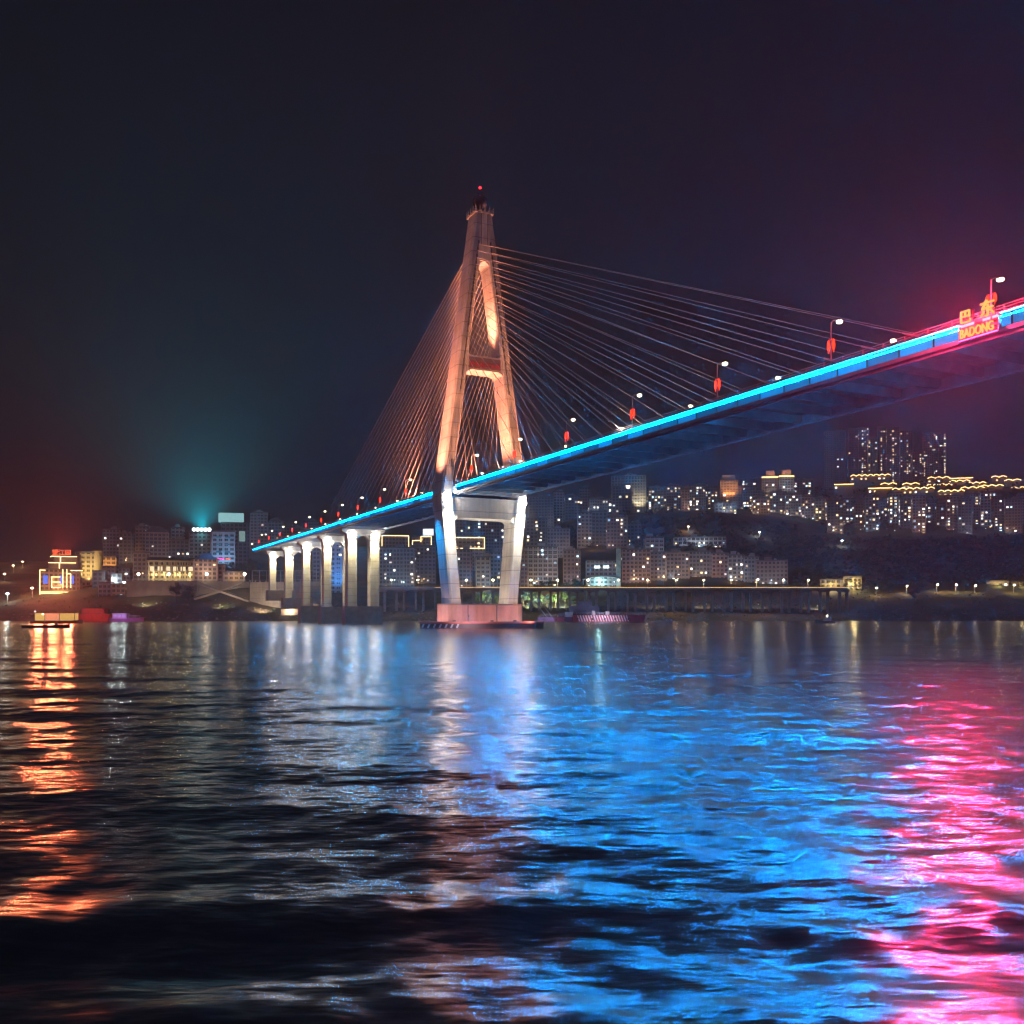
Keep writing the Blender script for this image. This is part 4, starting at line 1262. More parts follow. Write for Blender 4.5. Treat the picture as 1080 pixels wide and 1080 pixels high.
TEAL = emit('teal_billboard', (0.42, 0.82, 0.84), 0.75, False)
MB().box(-12.5, 6.5, -1.0, 4.0, 1.0, 8.0).build('billboard', TEAL, root, (0, 0, H))
MB().box(-10, -9.6, 0, 0.4, 0, 1).box(4, 4.4, 0, 0.4, 0, 1).box(-10, -9.6, 3, 3.4, 0, 1).box(4, 4.4, 3, 3.4, 0, 1).build('billboard_frame', M['dark_steel'], root, (0, 0, H))
MB().box(-W / 2 - 0.8, -W / 2 + 4, -0.6, -0.3, H * 0.1, H - 6).build('lit_strip', emit('teal_lit_strip', (0.40, 0.75, 0.78), 0.5, False), root)
MB().box(3.0, 7.5, -0.6, -0.3, H - 14, H - 6).build('lit_panel', emit('pale_teal_panel', (0.45, 0.75, 0.70), 0.45, False), root)
root, W, D, H = blueb
lamp('front_wash', 'SPOT', (0, -14, 4), 26000, (0.08, 0.4, 1.0), root, (0, 0, H * 0.55), 100, 0.9, 1.0)

# hotel: light tubes, blue windows and red rooftop sign; upper tier
root, W, D, H = hotel
t1 = MB()
t1.box(-W * 0.30, W / 2 - 0.4, 2.0, D, H + 0.02, H + 5.0)
t1.box(-W * 0.16, W * 0.42, 3.5, D - 1, H + 5.01, H + 9.5)
t1.build('upper_tier', FC['brown'], root)
s = MB()
def hb(x0, z0, x1, z1, y=-0.45, r=0.42): s.bar((x0 * W, y, z0), (x1 * W, y, z1), r)
hb(-.5, 0.5, -.5, H - 0.3); hb(-.5, H - 0.3, -.36, H - 0.3); hb(-.5, 2.2, .36, 2.2); hb(-.5, 1.3, .36, 1.3)
for zz in (H * 0.72, H * 0.52, H * 0.30): hb(-.20, zz, .02, zz)
hb(-.20, H * 0.30, -.20, H * 0.72)
hb(.08, H * .3, .08, H + .4); hb(.18, H * .3, .18, H + .4); hb(.28, H * .3, .28, H * .85); hb(.18, H * .85, .28, H * .85)
hb(.28, H * .98, .98 - .4, H * .98)
hb(-.30, H + 4.9, .40, H + 4.9, 1.6); hb(-.02, H + .6, -.02, H + 4.9, 1.6); hb(-.20, H + .6, -.02, H + .6, 1.6)
hb(-.22, H + 9.3, .42, H + 9.3, 3.1); hb(-.22, H + 9.3, -.26, H + 8.8, 3.1); hb(0, H + 5.2, 0, H + 9.3, 3.1)
s.build('light_outline', TUBE, root)
for x0, x1 in ((-.42, -.30), (.0, .06), (.30, .36)):
    MB().box(x0 * W, x1 * W, -0.36, -0.25, H * .45, H * .78).build('window', emit('blue_window', (0.10, 0.22, 1.0), 1.2, False), root)
rs = text_mesh('roof_sign', '望江园', 4.0, 0.15, emit('red_sign_letters', (1.0, 0.12, 0.045), 2.6))
o = mesh_obj('roof_sign', rs, None, root, (0.6, 3.2, H + 10.6)); o.rotation_euler = (R(90), 0, 0)
MB().box(-5.5, 6.7, 4.0, 4.2, H + 9.6, H + 10.1).bar((-4, 4.1, H + 9.5), (-4, 4.1, H + 13.8), 0.2).bar((5, 4.1, H + 9.5), (5, 4.1, H + 13.8), 0.2).build('sign_frame', M['dark_steel'], root)
lamp('sign_glow', 'SPOT', (0.6, 5.5, H + 12), 380000, (1.0, 0.05, 0.03), root, (0.6, 7.0, H + 40), 160, 0.9, 0.8)
lamp('front_glow', 'POINT', (0, -6.0, 7.0), 7000, (1.0, 0.42, 0.15), root, None, radius=1.0)
root, W, D, H = flood
dr = MB().lathe([(3.6, 0), (3.6, H + 1.0), (4.0, H + 1.02), (4.0, H + 1.6), (0.1, H + 1.8)], (W / 2 + 1.5, 3.0, 0), 20)
dr.build('drum_corner', FC['beige'], root)
lamp('front_wash', 'SPOT', (1, -15, H * 0.35), 34000, (1.0, 0.70, 0.25), root, (1, 0, H * 0.72), 90, 0.9, 0.8)
root, W, D, H = orange
lamp('front_wash', 'SPOT', (0, -9, H * 0.5), 12000, (1.0, 0.45, 0.12), root, (0, 0, H * 0.8), 100, 0.9, 0.6)
# arcade: columns, eave and warm light inside
root, W, D, H = arc
c = MB()
for k in range(9):
    x = -W / 2 + 0.6 + k * (W - 1.2) / 8
    c.box(x - 0.35, x + 0.35, -2.6, -1.9, 0, H - 0.9)
c.box(-W / 2 - 0.3, W / 2 + 0.3, -3.0, -0.25, H * 0.52, H * 0.52 + 0.5)
c.box(-W / 2 - 0.6, W / 2 + 0.6, -3.4, -0.3, H - 0.88, H - 0.2)
c.build('colonnade', plain('arcade_stone', (0.45, 0.38, 0.26), 0.8), root)
MB().prism([(-3.9, H - 0.18), (D + 0.8, H - 0.18), (D * 0.5 + 1.5, H + 2.2), (D * 0.5 - 2.5, H + 2.2)], 'x', -W / 2 - 0.8, W / 2 + 0.8).build('eave_roof', M['tile'], root)
for k in range(4):
    x = -W / 2 + W * (k + 0.5) / 4
    lamp('arcade_lamp', 'POINT', (x, -1.1, H * 0.42), 900, (1.0, 0.76, 0.34), root, None, radius=0.4)
    lamp('arcade_lamp', 'POINT', (x, -6.0, 3.0), 800, (1.0, 0.78, 0.40), root, None, radius=0.4)
for k in range(6):
    x = -W / 2 + W * (k + 0.5) / 6
    MB().box(x - 1.6, x + 1.6, -0.3, -0.18, 9, 12).build('shop_window', emit('warm_shop_window', (1.0, 0.80, 0.46), 1.3, False), root)
root, W, D, H = pav
MB().loft([[(-W / 2 - 1.5, -1.5, H + 0.02), (W / 2 + 1.5, -1.5, H + 0.02), (W / 2 + 1.5, D + 1.5, H + 0.02), (-W / 2 - 1.5, D + 1.5, H + 0.02)],
           [(-W * 0.3, D * 0.35, H + 2.2), (W * 0.3, D * 0.35, H + 2.2), (W * 0.3, D * 0.65, H + 2.2), (-W * 0.3, D * 0.65, H + 2.2)],
           [(-W * 0.2, D * 0.45, H + 4.6), (W * 0.2, D * 0.45, H + 4.6), (W * 0.2, D * 0.55, H + 4.6), (-W * 0.2, D * 0.55, H + 4.6)]]).build('roof', plain('blue_tile', (0.08, 0.14, 0.22), 0.6), root)
lamp('roof_wash', 'SPOT', (3, -5, H + 6), 2600, (0.05, 0.45, 1.0), root, (2, 1, H + 1), 100, 0.9, 0.5)
lamp('front_wash', 'POINT', (0, -6, 9), 3000, (1.0, 0.72, 0.42), root, None, radius=0.5)
root, W, D, H = shed
lamp('front_wash', 'POINT', (0, -6, 7), 2200, (1.0, 0.60, 0.28), root, None, radius=0.5)
# crowned tower: lattice bands lit from within the eaves
root, W, D, H = crownb
cr = MB()
for x in np.linspace(-W / 2 + 0.3, W / 2 - 0.3, 13): cr.box(x - 0.35, x + 0.35, -1.3, -0.7, H - 9, H + 1.2)
for z in (H - 9, H - 6, H - 3, H + 1.0): cr.box(-W / 2 - 0.6, W / 2 + 0.6, -1.5, -0.6, z - 0.3, z + 0.3)
for x in np.linspace(W * 0.08, W / 2 - 0.3, 6): cr.box(x - 0.3, x + 0.3, -1.25, -0.75, H - 36, H - 9.4)
for z in np.arange(H - 36, H - 10, 3.0): cr.box(W * 0.06, W / 2 + 0.3, -1.4, -0.65, z - 0.25, z + 0.25)
cr.lathe([(5, 1.3), (4.6, 3), (2.5, 4.4), (0.1, 4.9)], (0, D / 2, H), 14)
cr.build('lattice', plain('crown_lattice', (0.62, 0.60, 0.52), 0.7), root)
lamp('crown_wash', 'SPOT', (0, -18, H - 14), 24000, (1.0, 0.92, 0.70), root, (0, 0, H - 2), 100, 0.7, 0.6)
lamp('flank_wash', 'SPOT', (W * 0.3, -12, H - 34), 22000, (1.0, 0.90, 0.66), root, (W * 0.3, 0, H - 22), 80, 0.8, 0.6)
# signed tower
root, W, D, H = redb
rs = MB()
for k in range(4): rs.box(-6.4 + k * 3.3, -4.0 + k * 3.3, -0.7, -0.3, H - 15.5, H - 13.0)
rs.build('front_sign', emit('red_orange_sign', (1.0, 0.16, 0.05), 6.0), root)
MB().box(-7, 7, 3, D - 3, H + 0.2, H + 7).build('rooftop_block', FC['beige'], root)
lamp('front_wash', 'SPOT', (0, -16, H - 16), 26000, (1.0, 0.42, 0.2), root, (0, 0, H - 4), 110, 0.9, 0.8)
for bld in (gold1, gold2):
    root, W, D, H = bld
    MB().box(-W / 2 - 0.5, W / 2 + 0.5, -1.0, -0.4, H - 0.9, H + 0.4).build('light_outline', GOLD, root)
    MB().box(-4, 6, 4, D - 2, H + 0.2, H + 8).build('rooftop_block', plain('warm_block', (0.5, 0.3, 0.2), 0.8), root)
    lamp('roof_wash', 'SPOT', (1, -6, H + 4), 5000, (1.0, 0.5, 0.25), root, (1, 4, H + 5), 120, 0.9, 0.4)
    lamp('front_wash', 'SPOT', (0, -14, H - 20), 9000, (0.9, 0.85, 0.75), root, (0, 0, H - 8), 90, 0.9, 0.4)
# canopy hall
root, W, D, H = canopy
cv = MB()
pts = [(-W / 2 - 2 + (W + 4) * k / 10, 2.2 + 2.2 * math.sin(math.pi * k / 10)) for k in range(11)]
for (x0, z0), (x1, z1) in zip(pts[:-1], pts[1:]):
    cv.prism([(x0, z0 + 4), (x1, z1 + 4), (x1, z1 + 4.6), (x0, z0 + 4.6)], 'y', -7, -0.3)
for k in (0, 3, 7, 10): cv.box(pts[k][0] - 0.2 + (0.6 if k == 0 else -0.6 if k == 10 else 0), pts[k][0] + 0.2 + (0.6 if k == 0 else -0.6 if k == 10 else 0), -6.6, -6.2, 0, pts[k][1] + 3.98)
cv.build('canopy_roof', M['rail'], root)
MB().box(W * 0.44, W * 0.58, -3, -0.4, 0.5, H + 9).build('pylon_slab', plain('teal_slab', (0.30, 0.48, 0.50), 0.7), root)
lamp('entrance_lamp', 'POINT', (-2, -4, 4.5), 6000, (0.45, 0.95, 0.95), root, None, radius=0.5)
for x in (-3.5, 3.0): MB().box(x - 2.0, x + 2.0, -0.5, -0.2, H - 5, H - 3.2).build('lit_sign', emit('cool_lit_sign', (0.75, 0.98, 1.0), 3.5, False), root)
for bld, p in ((sh1, 4200), (sh2, 6500), (sh3, 2600), (sh4, 1600)):
    root, W, D, H = bld
    lamp('front_lamp', 'POINT', (0, -6, H * 0.55), p, (1.0, 0.74, 0.30), root, None, radius=0.4)
root, W, D, H = sh1
MB().box(-W * 0.2, W * 0.35, -3.0, -2.6, 2.2, 3.6).build('lit_sign', emit('white_forecourt_sign', (1, 0.97, 0.9), 4.0, False), root)
MB().box(-W * 0.25, W * 0.4, -3.2, -0.3, 3.7, 4.0).box(-W * 0.2, -W * 0.2 + .3, -3, -2.7, 0, 2.1).box(W * .34, W * .34 + .3, -3, -2.7, 0, 2.1).build('forecourt_roof', M['rail'], root)
root, W, D, H = sh2
dpane = plain('dark_pane', (0.03, 0.03, 0.03), 0.3)
for a in range(4):
    for b in range(3): MB().box(-W / 2 + 1 + a * (W - 2) / 3.4, -W / 2 + 2.6 + a * (W - 2) / 3.4, -0.3, -0.1, H * 0.32 + b * H * 0.22, H * 0.32 + b * H * 0.22 + 1.5).build('window', dpane, root)

# ---- the terraces with gold strung roofs
def gold_hall(px0, px1, py, Y, wavy, label):
    W = (px1 - px0) / 1000 * Y
    cx = ((px0 + px1) / 2 - 540) / 1000 * Y
    z = ZY(py, Y)
    base = min(terrain(cx, Y), z - 6) - 2
    root = empty('roofed_hall', (cx, Y, base), -math.atan(cx / Y) * 0.6)
    H = z - base
    D = 9
    tag(root, label, 'hall', 'halls with gold strung roofs')
    w = MB().box(-W / 2 + 0.8, W / 2 - 0.8, 0, D, 0, H - 0.2)
    w.build('wall', FC['brown'], root)
    # upturned eaves: each bay rises to a corner
    n = max(2, int(W / 7)) if wavy else 2
    e = []
    for i in range(n * 8 + 1):
        t = i / (n * 8)
        u = abs(((t * n) % 1) - 0.5) * 2
        e.append((-W / 2 + t * W, (1.9 * (1 - u) ** 0.7 if wavy else 0.15 * u)))
    r = MB()
    for (x0, a), (x1, b) in zip(e[:-1], e[1:]):
        r.add([(x0, -1.4, H + a), (x1, -1.4, H + b), (x1, D / 2, H + 2.6 + b * 0.5), (x0, D / 2, H + 2.6 + a * 0.5), (x1, D + 1.4, H + b), (x0, D + 1.4, H + a)], [(0, 1, 2, 3), (3, 2, 4, 5)])
    r.build('roof', M['tile'], root)
    s = MB().tube([(x, -1.55, H + a) for x, a in e], 0.55, 5)
    s.build('light_string', GOLD, root)
    for k in range(max(1, int(W / 6))):
        x = -W / 2 + 2.5 + k * (W - 5) / max(1, int(W / 6))
        if _rb.random() < 0.5:
            mesh_obj('lit_window', win_mesh(2.3, 1.9, _rb.choice((0, 0, 1))), None, root, (x, -0.1, max(1.5, H - 3.5)))
for a in ((898, 938, 502, 1240, 1, 'long gold-edged hall with the tallest wavy roof at the foot of the ridge towers'), (880, 900, 511, 1150, 0, 'short hall with one straight gold line at the wood edge'),
          (916, 940, 515, 1130, 0, 'hall with a straight gold line under the wavy roofs'), (929, 945, 511, 1160, 1, 'small wavy roof hall left of a twin like it'),
          (952, 969, 511, 1162, 1, 'small wavy roof hall right of a twin like it'), (942, 984, 516, 1128, 1, 'longest low wavy roof hall of the terraces'),
          (979, 1001, 504.5, 1230, 1, 'wavy roof hall beside the straight white-lit roof'), (1000, 1025, 504.5, 1235, 0, 'hall with the straight brightest roof line on top'),
          (978, 1003, 512, 1165, 1, 'wavy roof hall in the middle of the terraces'), (1002, 1022, 508, 1200, 1, 'upper wavy roof hall under the straight roof'),
          (1020, 1039, 510, 1185, 1, 'wavy roof hall stepping down from the straight roof'), (1014, 1037, 515, 1140, 1, 'wavy roof hall on the third terrace'),
          (990, 1016, 518.5, 1110, 1, 'lowest central wavy roof hall'), (1026, 1040, 521.5, 1090, 1, 'smallest and lowest wavy roof hall'),
          (1035, 1057, 513, 1150, 1, 'wavy roof hall next to the outer group'), (1046, 1061, 503.5, 1240, 1, 'high wavy roof hall of the outer group'),
          (1060, 1076, 507, 1230, 1, 'sloping wavy roof hall of the outer group'), (1066, 1090, 515, 1160, 1, 'outermost wavy roof hall')):
    gold_hall(*a)
for px, py, Y, pw in ((880, 518, 1130, 30000), (905, 520, 1110, 30000), (960, 520, 1100, 30000), (1005, 510, 1170, 30000), (1040, 520, 1090, 30000)):
    pass

# ---- shore: retaining walls, stairs, viaduct, lamps
def wall_along(name, pts, top, thick, mat, label, cat='retaining wall', cap=True):
    root = empty(name, (pts[0][0], pts[0][1], 0))
    tag(root, label, cat)
    w = MB()
    c = MB()
    o = Vector((pts[0][0], pts[0][1], 0))
    for (x0, y0), (x1, y1) in zip(pts[:-1], pts[1:]):
        p, q = Vector((x0, y0, 0)) - o, Vector((x1, y1, 0)) - o
        d = (q - p).normalized(); nrm = Vector((-d.y, d.x, 0)) * thick
        z0 = -1.0
        w.loft([[p + Vector((0, 0, z0)), q + Vector((0, 0, z0)), q + nrm + Vector((0, 0, z0)), p + nrm + Vector((0, 0, z0))],
                [p + nrm * 0.35 + Vector((0, 0, top)), q + nrm * 0.35 + Vector((0, 0, top)), q + nrm + Vector((0, 0, top)), p + nrm + Vector((0, 0, top))]])
        if cap:
            n_ = int((q - p).length / 3.5)
            for k in range(n_ + 1):
                s = p + nrm * 0.6 + (q - p) * (k / max(1, n_))
                c.box(s.x - 0.12, s.x + 0.12, s.y - 0.12, s.y + 0.12, top + 0.01, top + 1.1)
            c.bar(p + nrm * 0.6 + Vector((0, 0, top + 1.15)), q + nrm * 0.6 + Vector((0, 0, top + 1.15)), 0.16)
    w.build('wall_face', mat, root)
    if cap: c.build('balustrade', M['rail'], root)
M['wall_dark'] = plain('weathered_wall', (0.22, 0.18, 0.15), 0.9, var=0.4, scale=0.15)
M['wall_pale'] = concrete('pale_wall', (0.34, 0.32, 0.27), 3.5)
M['slope'] = plain('slope_paving', (0.24, 0.22, 0.20), 0.9, var=0.3, scale=0.1)
def XY(px, Y): return ((px - 540) / 1000 * Y, Y)
wall_along('retaining_wall', [XY(133, 618), XY(208, 618)], ZY(612.5, 618), 2.0, M['wall_dark'], 'dark stained retaining wall under the yellow lit arcade')
wall_along('retaining_wall', [XY(208, 620), XY(263, 628)], ZY(613, 622), 2.0, M['slope'], 'grey sloped river wall with crossing stairs on its face')
wall_along('retaining_wall', [XY(263, 606), XY(338, 590)], ZY(613.5, 600), 2.0, M['wall_pale'], 'pale concrete wall lit by the approach pier lamps')
wall_along('retaining_wall', [XY(296, 582), XY(335, 580)], ZY(637, 582), 1.5, M['wall_dark'], 'low dark quay wall at the foot of the approach piers', cap=False)
root = empty('river_stairs', (*XY(236, 600), 0))
tag(root, 'crossing pair of pale stairways climbing the sloped river wall', 'stairs')
st = MB()
def flight(p0, p1, Ya, Yb, ya, yb):
    o = Vector((*XY(236, 600), 0))
    a = Vector((*XY(p0, Ya), ZY(ya, Ya))) - o; b = Vector((*XY(p1, Yb), ZY(yb, Yb))) - o
    n = 22
    m = MB()
    for k in range(n):
        c = a + (b - a) * (k + 0.5) / n
        w = abs(b.x - a.x) / n / 2 + 0.05
        m.box(c.x - w, c.x + w, c.y - 1.3, c.y + 1.3, c.z - 1.2, c.z)
    m.bar(a + Vector((0, -1.2, 1.0)), b + Vector((0, -1.2, 1.0)), 0.12)
    m.build('flight', plain('stair_stone', (0.34, 0.31, 0.28), 0.85), root)
flight(208, 232, 616, 612, 614, 622.5); flight(256, 232, 618, 612, 614, 622.5); flight(232, 262, 611.5, 602, 622.8, 633); flight(232, 205, 611.5, 602, 622.8, 631)

# promenade fence frame near the pier
root = empty('promenade_fence', (*XY(266, 612), terrain(*XY(266, 612))))
tag(root, 'white post-and-beam fence on the promenade in front of the approach piers', 'fence')
fm = MB()
zt = ZY(602, 612) - root.location.z
for k in range(10):
    x = k * 4.6
    fm.box(x - 0.16, x + 0.16, -0.16, 0.16, 0, zt)
fm.bar((-0.2, 0, zt), (41.6, 0, zt), 0.35)
fm.bar((-0.2, 0, zt - 2.8), (41.6, 0, zt - 2.8), 0.16)
fm.build('frame', M['rail'], root)

# road viaduct along the shore
VIA_Y = 596
VX0, VX1 = XY(392, VIA_Y)[0], XY(892, VIA_Y)[0]
via = empty('road_viaduct', ((VX0 + VX1) / 2, VIA_Y, 0))
tag(via, 'long low concrete road viaduct on twin columns along the far shore', 'viaduct')
ZV = ZY(620.5, VIA_Y)
hw = (VX1 - VX0) / 2
d = MB().box(-hw, hw, -4.5, 4.5, ZV - 1.2, ZV - 0.25)
d.box(-hw, hw, -4.9, -4.5, ZV - 0.8, ZV + 0.75)
d.box(-hw, hw, 4.5, 4.9, ZV - 0.8, ZV + 0.75)
d.build('road_deck', M['wall_pale'], via)
MB().box(-hw, hw, -4.45, 4.45, ZV - 0.245, ZV - 0.2).build('road_surface', M['asphalt'], via)
MB().box(-hw + 40, hw, -5.05, -4.93, ZV + 0.35, ZV + 0.62).build('light_line', emit('amber_light_line', (1.0, 0.55, 0.20), 1.5, False), via)
me_c = {}
for k in range(25):
    px = 402 + 20.3 * k
    x = XY(px, VIA_Y)[0] - via.location.x
    if abs(x) > hw - 1: continue
    b = MB()
    g = terrain(x + via.location.x, VIA_Y) - 4
    for s in (-2.6, 2.6):
        b.box(x + s * 0.9 - 0.75, x + s * 0.9 + 0.75, -1.0, 1.0, min(g, 1), ZV - 2.31)
    b.prism([(x - 4.2, ZV - 1.21), (x + 4.2, ZV - 1.21), (x + 3.2, ZV - 2.3), (x - 3.2, ZV - 2.3)], 'y', -1.3, 1.3)
    b.build('pier', M['wall_pale'], via)
M['road_lamp'] = emit('amber_street_lamp', (1.0, 0.74, 0.36), 60)
def road_lamp():
    t = empty('street_lamp')
    MB().tube([(0, 0, 0), (0, 0, 4.6), (0, -0.5, 5.2), (0, -1.2, 5.4)], [0.11, 0.08, 0.06, 0.05], 6).build('post', M['rail'], t)
    MB().lathe([(0.05, -0.45), (0.5, -0.3), (0.62, 0.05), (0.3, 0.32), (0.05, 0.4)], (0, -1.3, 5.3), 10).build('lamp_globe', M['road_lamp'], t)
    return t
def globe_lamp():
    t = empty('promenade_lamp')
    MB().tube([(0, 0, 0), (0, 0, 3.7)], [0.16, 0.10], 8).build('post', M['rail'], t)
    MB().lathe([(0.05, 3.6), (0.75, 3.9), (0.95, 4.5), (0.7, 5.1), (0.05, 5.35)], (0, 0, 0), 12).build('lamp_globe', emit('pearl_globe', (1.0, 0.86, 0.62), 22.0), t)
    return t
pr, pg = road_lamp(), globe_lamp()
used = {'r': False, 'g': False}
def put_lamp(kind, px, Y, z, label, group, power, col=(1.0, 0.72, 0.36)):
    src = pr if kind == 'r' else pg
    o = copy_tree(src) if used[kind] else src
    used[kind] = True
    x = (px - 540) / 1000 * Y
    o.location = (x, Y, terrain(x, Y) if z is None else z)
    tag(o, label, 'street lamp', group)
    if power:
        lamp('lamp_light', 'SPOT', (0, -1.6, 4.6), power, col, o, (0, -1.6 if kind == 'r' else 1.5, 0), 165, 0.5, 0.3)
via_l = [(413, 'beside the largest approach pier'), (441, 'left of the near pylon leg'), (492, 'between the pylon legs, by the near leg'), (520, 'in the middle between the pylon legs'),
         (560, 'just right of the far pylon leg'), (588, 'above the green lit trees'), (620, 'left of the teal slab'), (652, 'in front of the teal slab'), (683, 'under the small white lattice block'),
         (713, 'under the left end of the wide pale slab'), (742, 'under the wide pale slab'), (771, 'in front of the grey block with many windows'), (798, 'in front of the slate end block'),
         (826, 'under the reddish end block'), (852, 'last before the lit station')]
for px, w in via_l:
    put_lamp('r', px, VIA_Y - 3.6, ZV - 0.2, 'amber street lamp on the viaduct ' + w, 'street lamps on the viaduct', 1500)
for px, w in ((924, 'first past the yellow house'), (956, 'second past the yellow house'), (988, 'third past the yellow house'), (1008, 'fourth past the yellow house'), (1028, 'just before the lone small house'), (1069, 'by the low lit shelter')):
    put_lamp('r', px, 650, None, 'amber street lamp on the hill road, ' + w, 'street lamps on the hill road', 800)
for px, w in ((178, 'in front of the arcade'), (218, 'before the pavilion'), (258, 'near the land end of the bridge'), (146, 'by the tall brown house')):
    put_lamp('g', px, 621, ZY(612.5, 618), 'white globe lamp on the promenade ' + w, 'globe lamps of the promenade', 900, (1.0, 0.80, 0.5))
for px, Y, py, w in ((562, 680, 601, 'bright white lamp in the trees beside the far pylon leg'), (585, 640, 618, 'bright low lamp over the green trees'), (726, 900, 556, 'orange flaring lamp alone on the dark slope'),
                     (247, 760, 575, 'orange lamp on the slope beside the teal billboard'), (272, 690, 558, 'yellow lamp standing at the bridge land end'), (121, 640, 613, 'cold white lamp among the small dark houses'),
                     (131, 640, 615, 'second cold white lamp among the small dark houses'), (24, 640, 593, 'far lamp on the dark hill left of the hotel'), (14, 660, 597, 'dim high lamp on the dark hill left of the hotel'),
                     (34, 650, 621, 'bright lamp at the foot of the hotel'), (5, 640, 606, 'lamp at the very edge of the dark hill'), (8, 630, 627, 'low white lamp on the dark bank'), (801, 940, 562, 'cool lamp cluster at the edge of the wood'),
                     (887, 760, 556, 'blue-white lamp inside the dark wood'), (888, 740, 571, 'lower blue-white lamp inside the dark wood')):
    for Y in range(610, 1500, 10):                # the place on the slope where such a lamp stands
        if terrain((px - 540) / 1000 * Y, Y) + 6.0 >= ZY(py, Y): break
    x = (px - 540) / 1000 * Y
    g_ = terrain(x, Y)
    h_ = min(max(ZY(py, Y) - g_, 3.0), 14.0)
    root = empty('lamp_post', (x, Y, g_))
    tag(root, w, 'lamp')
    MB().tube([(0, 0, -1), (0, 0, h_)], [0.14, 0.09], 6).build('post', M['rail'], root)
    cool = 'white' in w or 'cool' in w or 'cold' in w
    mt = emit('cold_lamp' if cool else 'warm_lamp', (0.82, 0.95, 1.0) if cool else (1.0, 0.66, 0.34), 16)
    MB().lathe([(0.05, -0.5), (0.8, -0.3), (1.0, 0.1), (0.6, 0.5), (0.05, 0.6)], (0, -0.3, h_ + 0.5), 10).build('lamp_globe', mt, root)
    lamp('lamp_light', 'POINT', (0, -2.2, h_ + 0.6), 3500, (0.8, 0.95, 0.9) if cool else (1.0, 0.55, 0.25), root, None, radius=0.4)

# street lamps between the houses: they light the fronts around them
ci = 0
for px, Y, w in ((416, 700, 'beside the long slate block'), (447, 712, 'before the dark block at the near pylon leg'), (487, 680, 'before the brown low block between the pylon legs'), (510, 672, 'before the beige narrow block'),
                 (566, 684, 'under the wide white lattice block'), (603, 684, 'by the brown low block in the hollow'), (648, 672, 'at the teal slab'), (671, 684, 'under the pink terrace'), (700, 690, 'under the brown terrace'),
                 (716, 694, 'left of the slate block under the wide slab'), (741, 698, 'before the slate block under the wide slab'), (776, 684, 'before the grey block with many windows'), (814, 672, 'before the reddish end block'),
                 (630, 775, 'at the foot of the tall twin tower'), (690, 745, 'before the small white lattice block'), (738, 775, 'before the wide pale slab'), (600, 765, 'before the plain slate block'),
                 (570, 985, 'below the wide dark block near the soffit'), (634, 970, 'below the crowned tower'), (698, 1000, 'below the crowded dark tower'), (732, 1005, 'below the slate tower by the pink slab'), (771, 975, 'below the red-signed tower'),
                 (800, 990, 'below the gold-topped twins'), (828, 1000, 'below the block in front of the twins'), (850, 985, 'below the pink block above the wood'), (882, 925, 'below the dark wide block above the wood'),
                 (908, 925, 'below the brown short block'), (944, 925, 'below the bright window cluster'), (970, 925, 'below the pink block with lit top storeys'), (1006, 925, 'below the pink block with a warm column'),
                 (1040, 925, 'below the staggered lights'), (1070, 925, 'below the brown dim block'), (150, 640, 'before the tall brown house'), (170, 722, 'below the gabled tower'), (133, 770, 'below the dim slate tower'), (212, 705, 'below the signed office')):
    x = (px - 540) / 1000 * Y
    low = Y < 760
    root = empty('lamp_post', (x, Y, terrain(x, Y)))
    tag(root, 'small street lamp ' + w, 'street lamp', 'street lamps between the houses')
    MB().tube([(0, 0, -1), (0, 0, 6.4), (0, 0.6, 6.9)], 0.09, 6).build('post', M['rail'], root)
    ci += 1
    mt = ('warm', 'white', 'amber')[ci % 3]
    c_ = {'warm': (1.0, 0.74, 0.46), 'white': (0.80, 0.92, 1.0), 'amber': (1.0, 0.58, 0.28)}[mt]
    MB().lathe([(0.05, -0.3), (0.5, -0.2), (0.62, 0.1), (0.05, 0.4)], (0, 0.8, 6.9), 8).build('lamp_globe', emit(mt + '_town_lamp', c_, 3.0, False), root)
    lamp('lamp_light', 'SPOT', (0, 0.6, 6.4), 5600 if low else 11000, c_, root, (0, 9, 12), 170, 0.9, 0.5)

# cars parked on the bank below the viaduct
def make_car(col, label, px, Y, rz):
    z = terrain((px - 540) / 1000 * Y, Y)
    c = empty('parked_car', ((px - 540) / 1000 * Y, Y, z + 0.05), rz)
    tag(c, label, 'car', 'cars parked below the viaduct')
    b = MB()
    prof = [(-2.2, 0.35), (2.2, 0.35), (2.25, 0.8), (1.2, 0.95), (0.6, 1.45), (-1.2, 1.48), (-1.9, 1.0), (-2.25, 0.9)]
    b.prism(prof, 'y', -0.85, 0.85)
    b.build('body', plain('car_paint', col, 0.3, var=0.05), c)
    MB().prism([(1.05, 0.98), (0.55, 1.38), (-1.15, 1.40), (-1.7, 1.02)], 'y', -0.87, 0.87).build('window', M['dark_steel'], c)
    for x in (-1.4, 1.4):
        for y in (-0.8, 0.8):
            o = MB().lathe([(0.05, -0.1), (0.33, -0.1), (0.33, 0.1), (0.05, 0.1)], (0, 0, 0), 12).build('wheel', M['dark_steel'], c, (x, y, 0.33)); o.rotation_euler = (R(90), 0, 0)
    for y in (-0.6, 0.6): MB().box(2.2, 2.28, y - 0.18, y + 0.18, 0.6, 0.78).build('headlight', M['rail'], c)
for a in (((0.75, 0.75, 0.75), 'white car parked closest to the far pylon leg', 550, 602, 0.1), ((0.7, 0.72, 0.75), 'silver white car parked between the lit trees', 561, 603, -0.15), ((0.5, 0.5, 0.52), 'grey car parked under the brightest trees', 574, 603, 0.2)):
    make_car(*a)

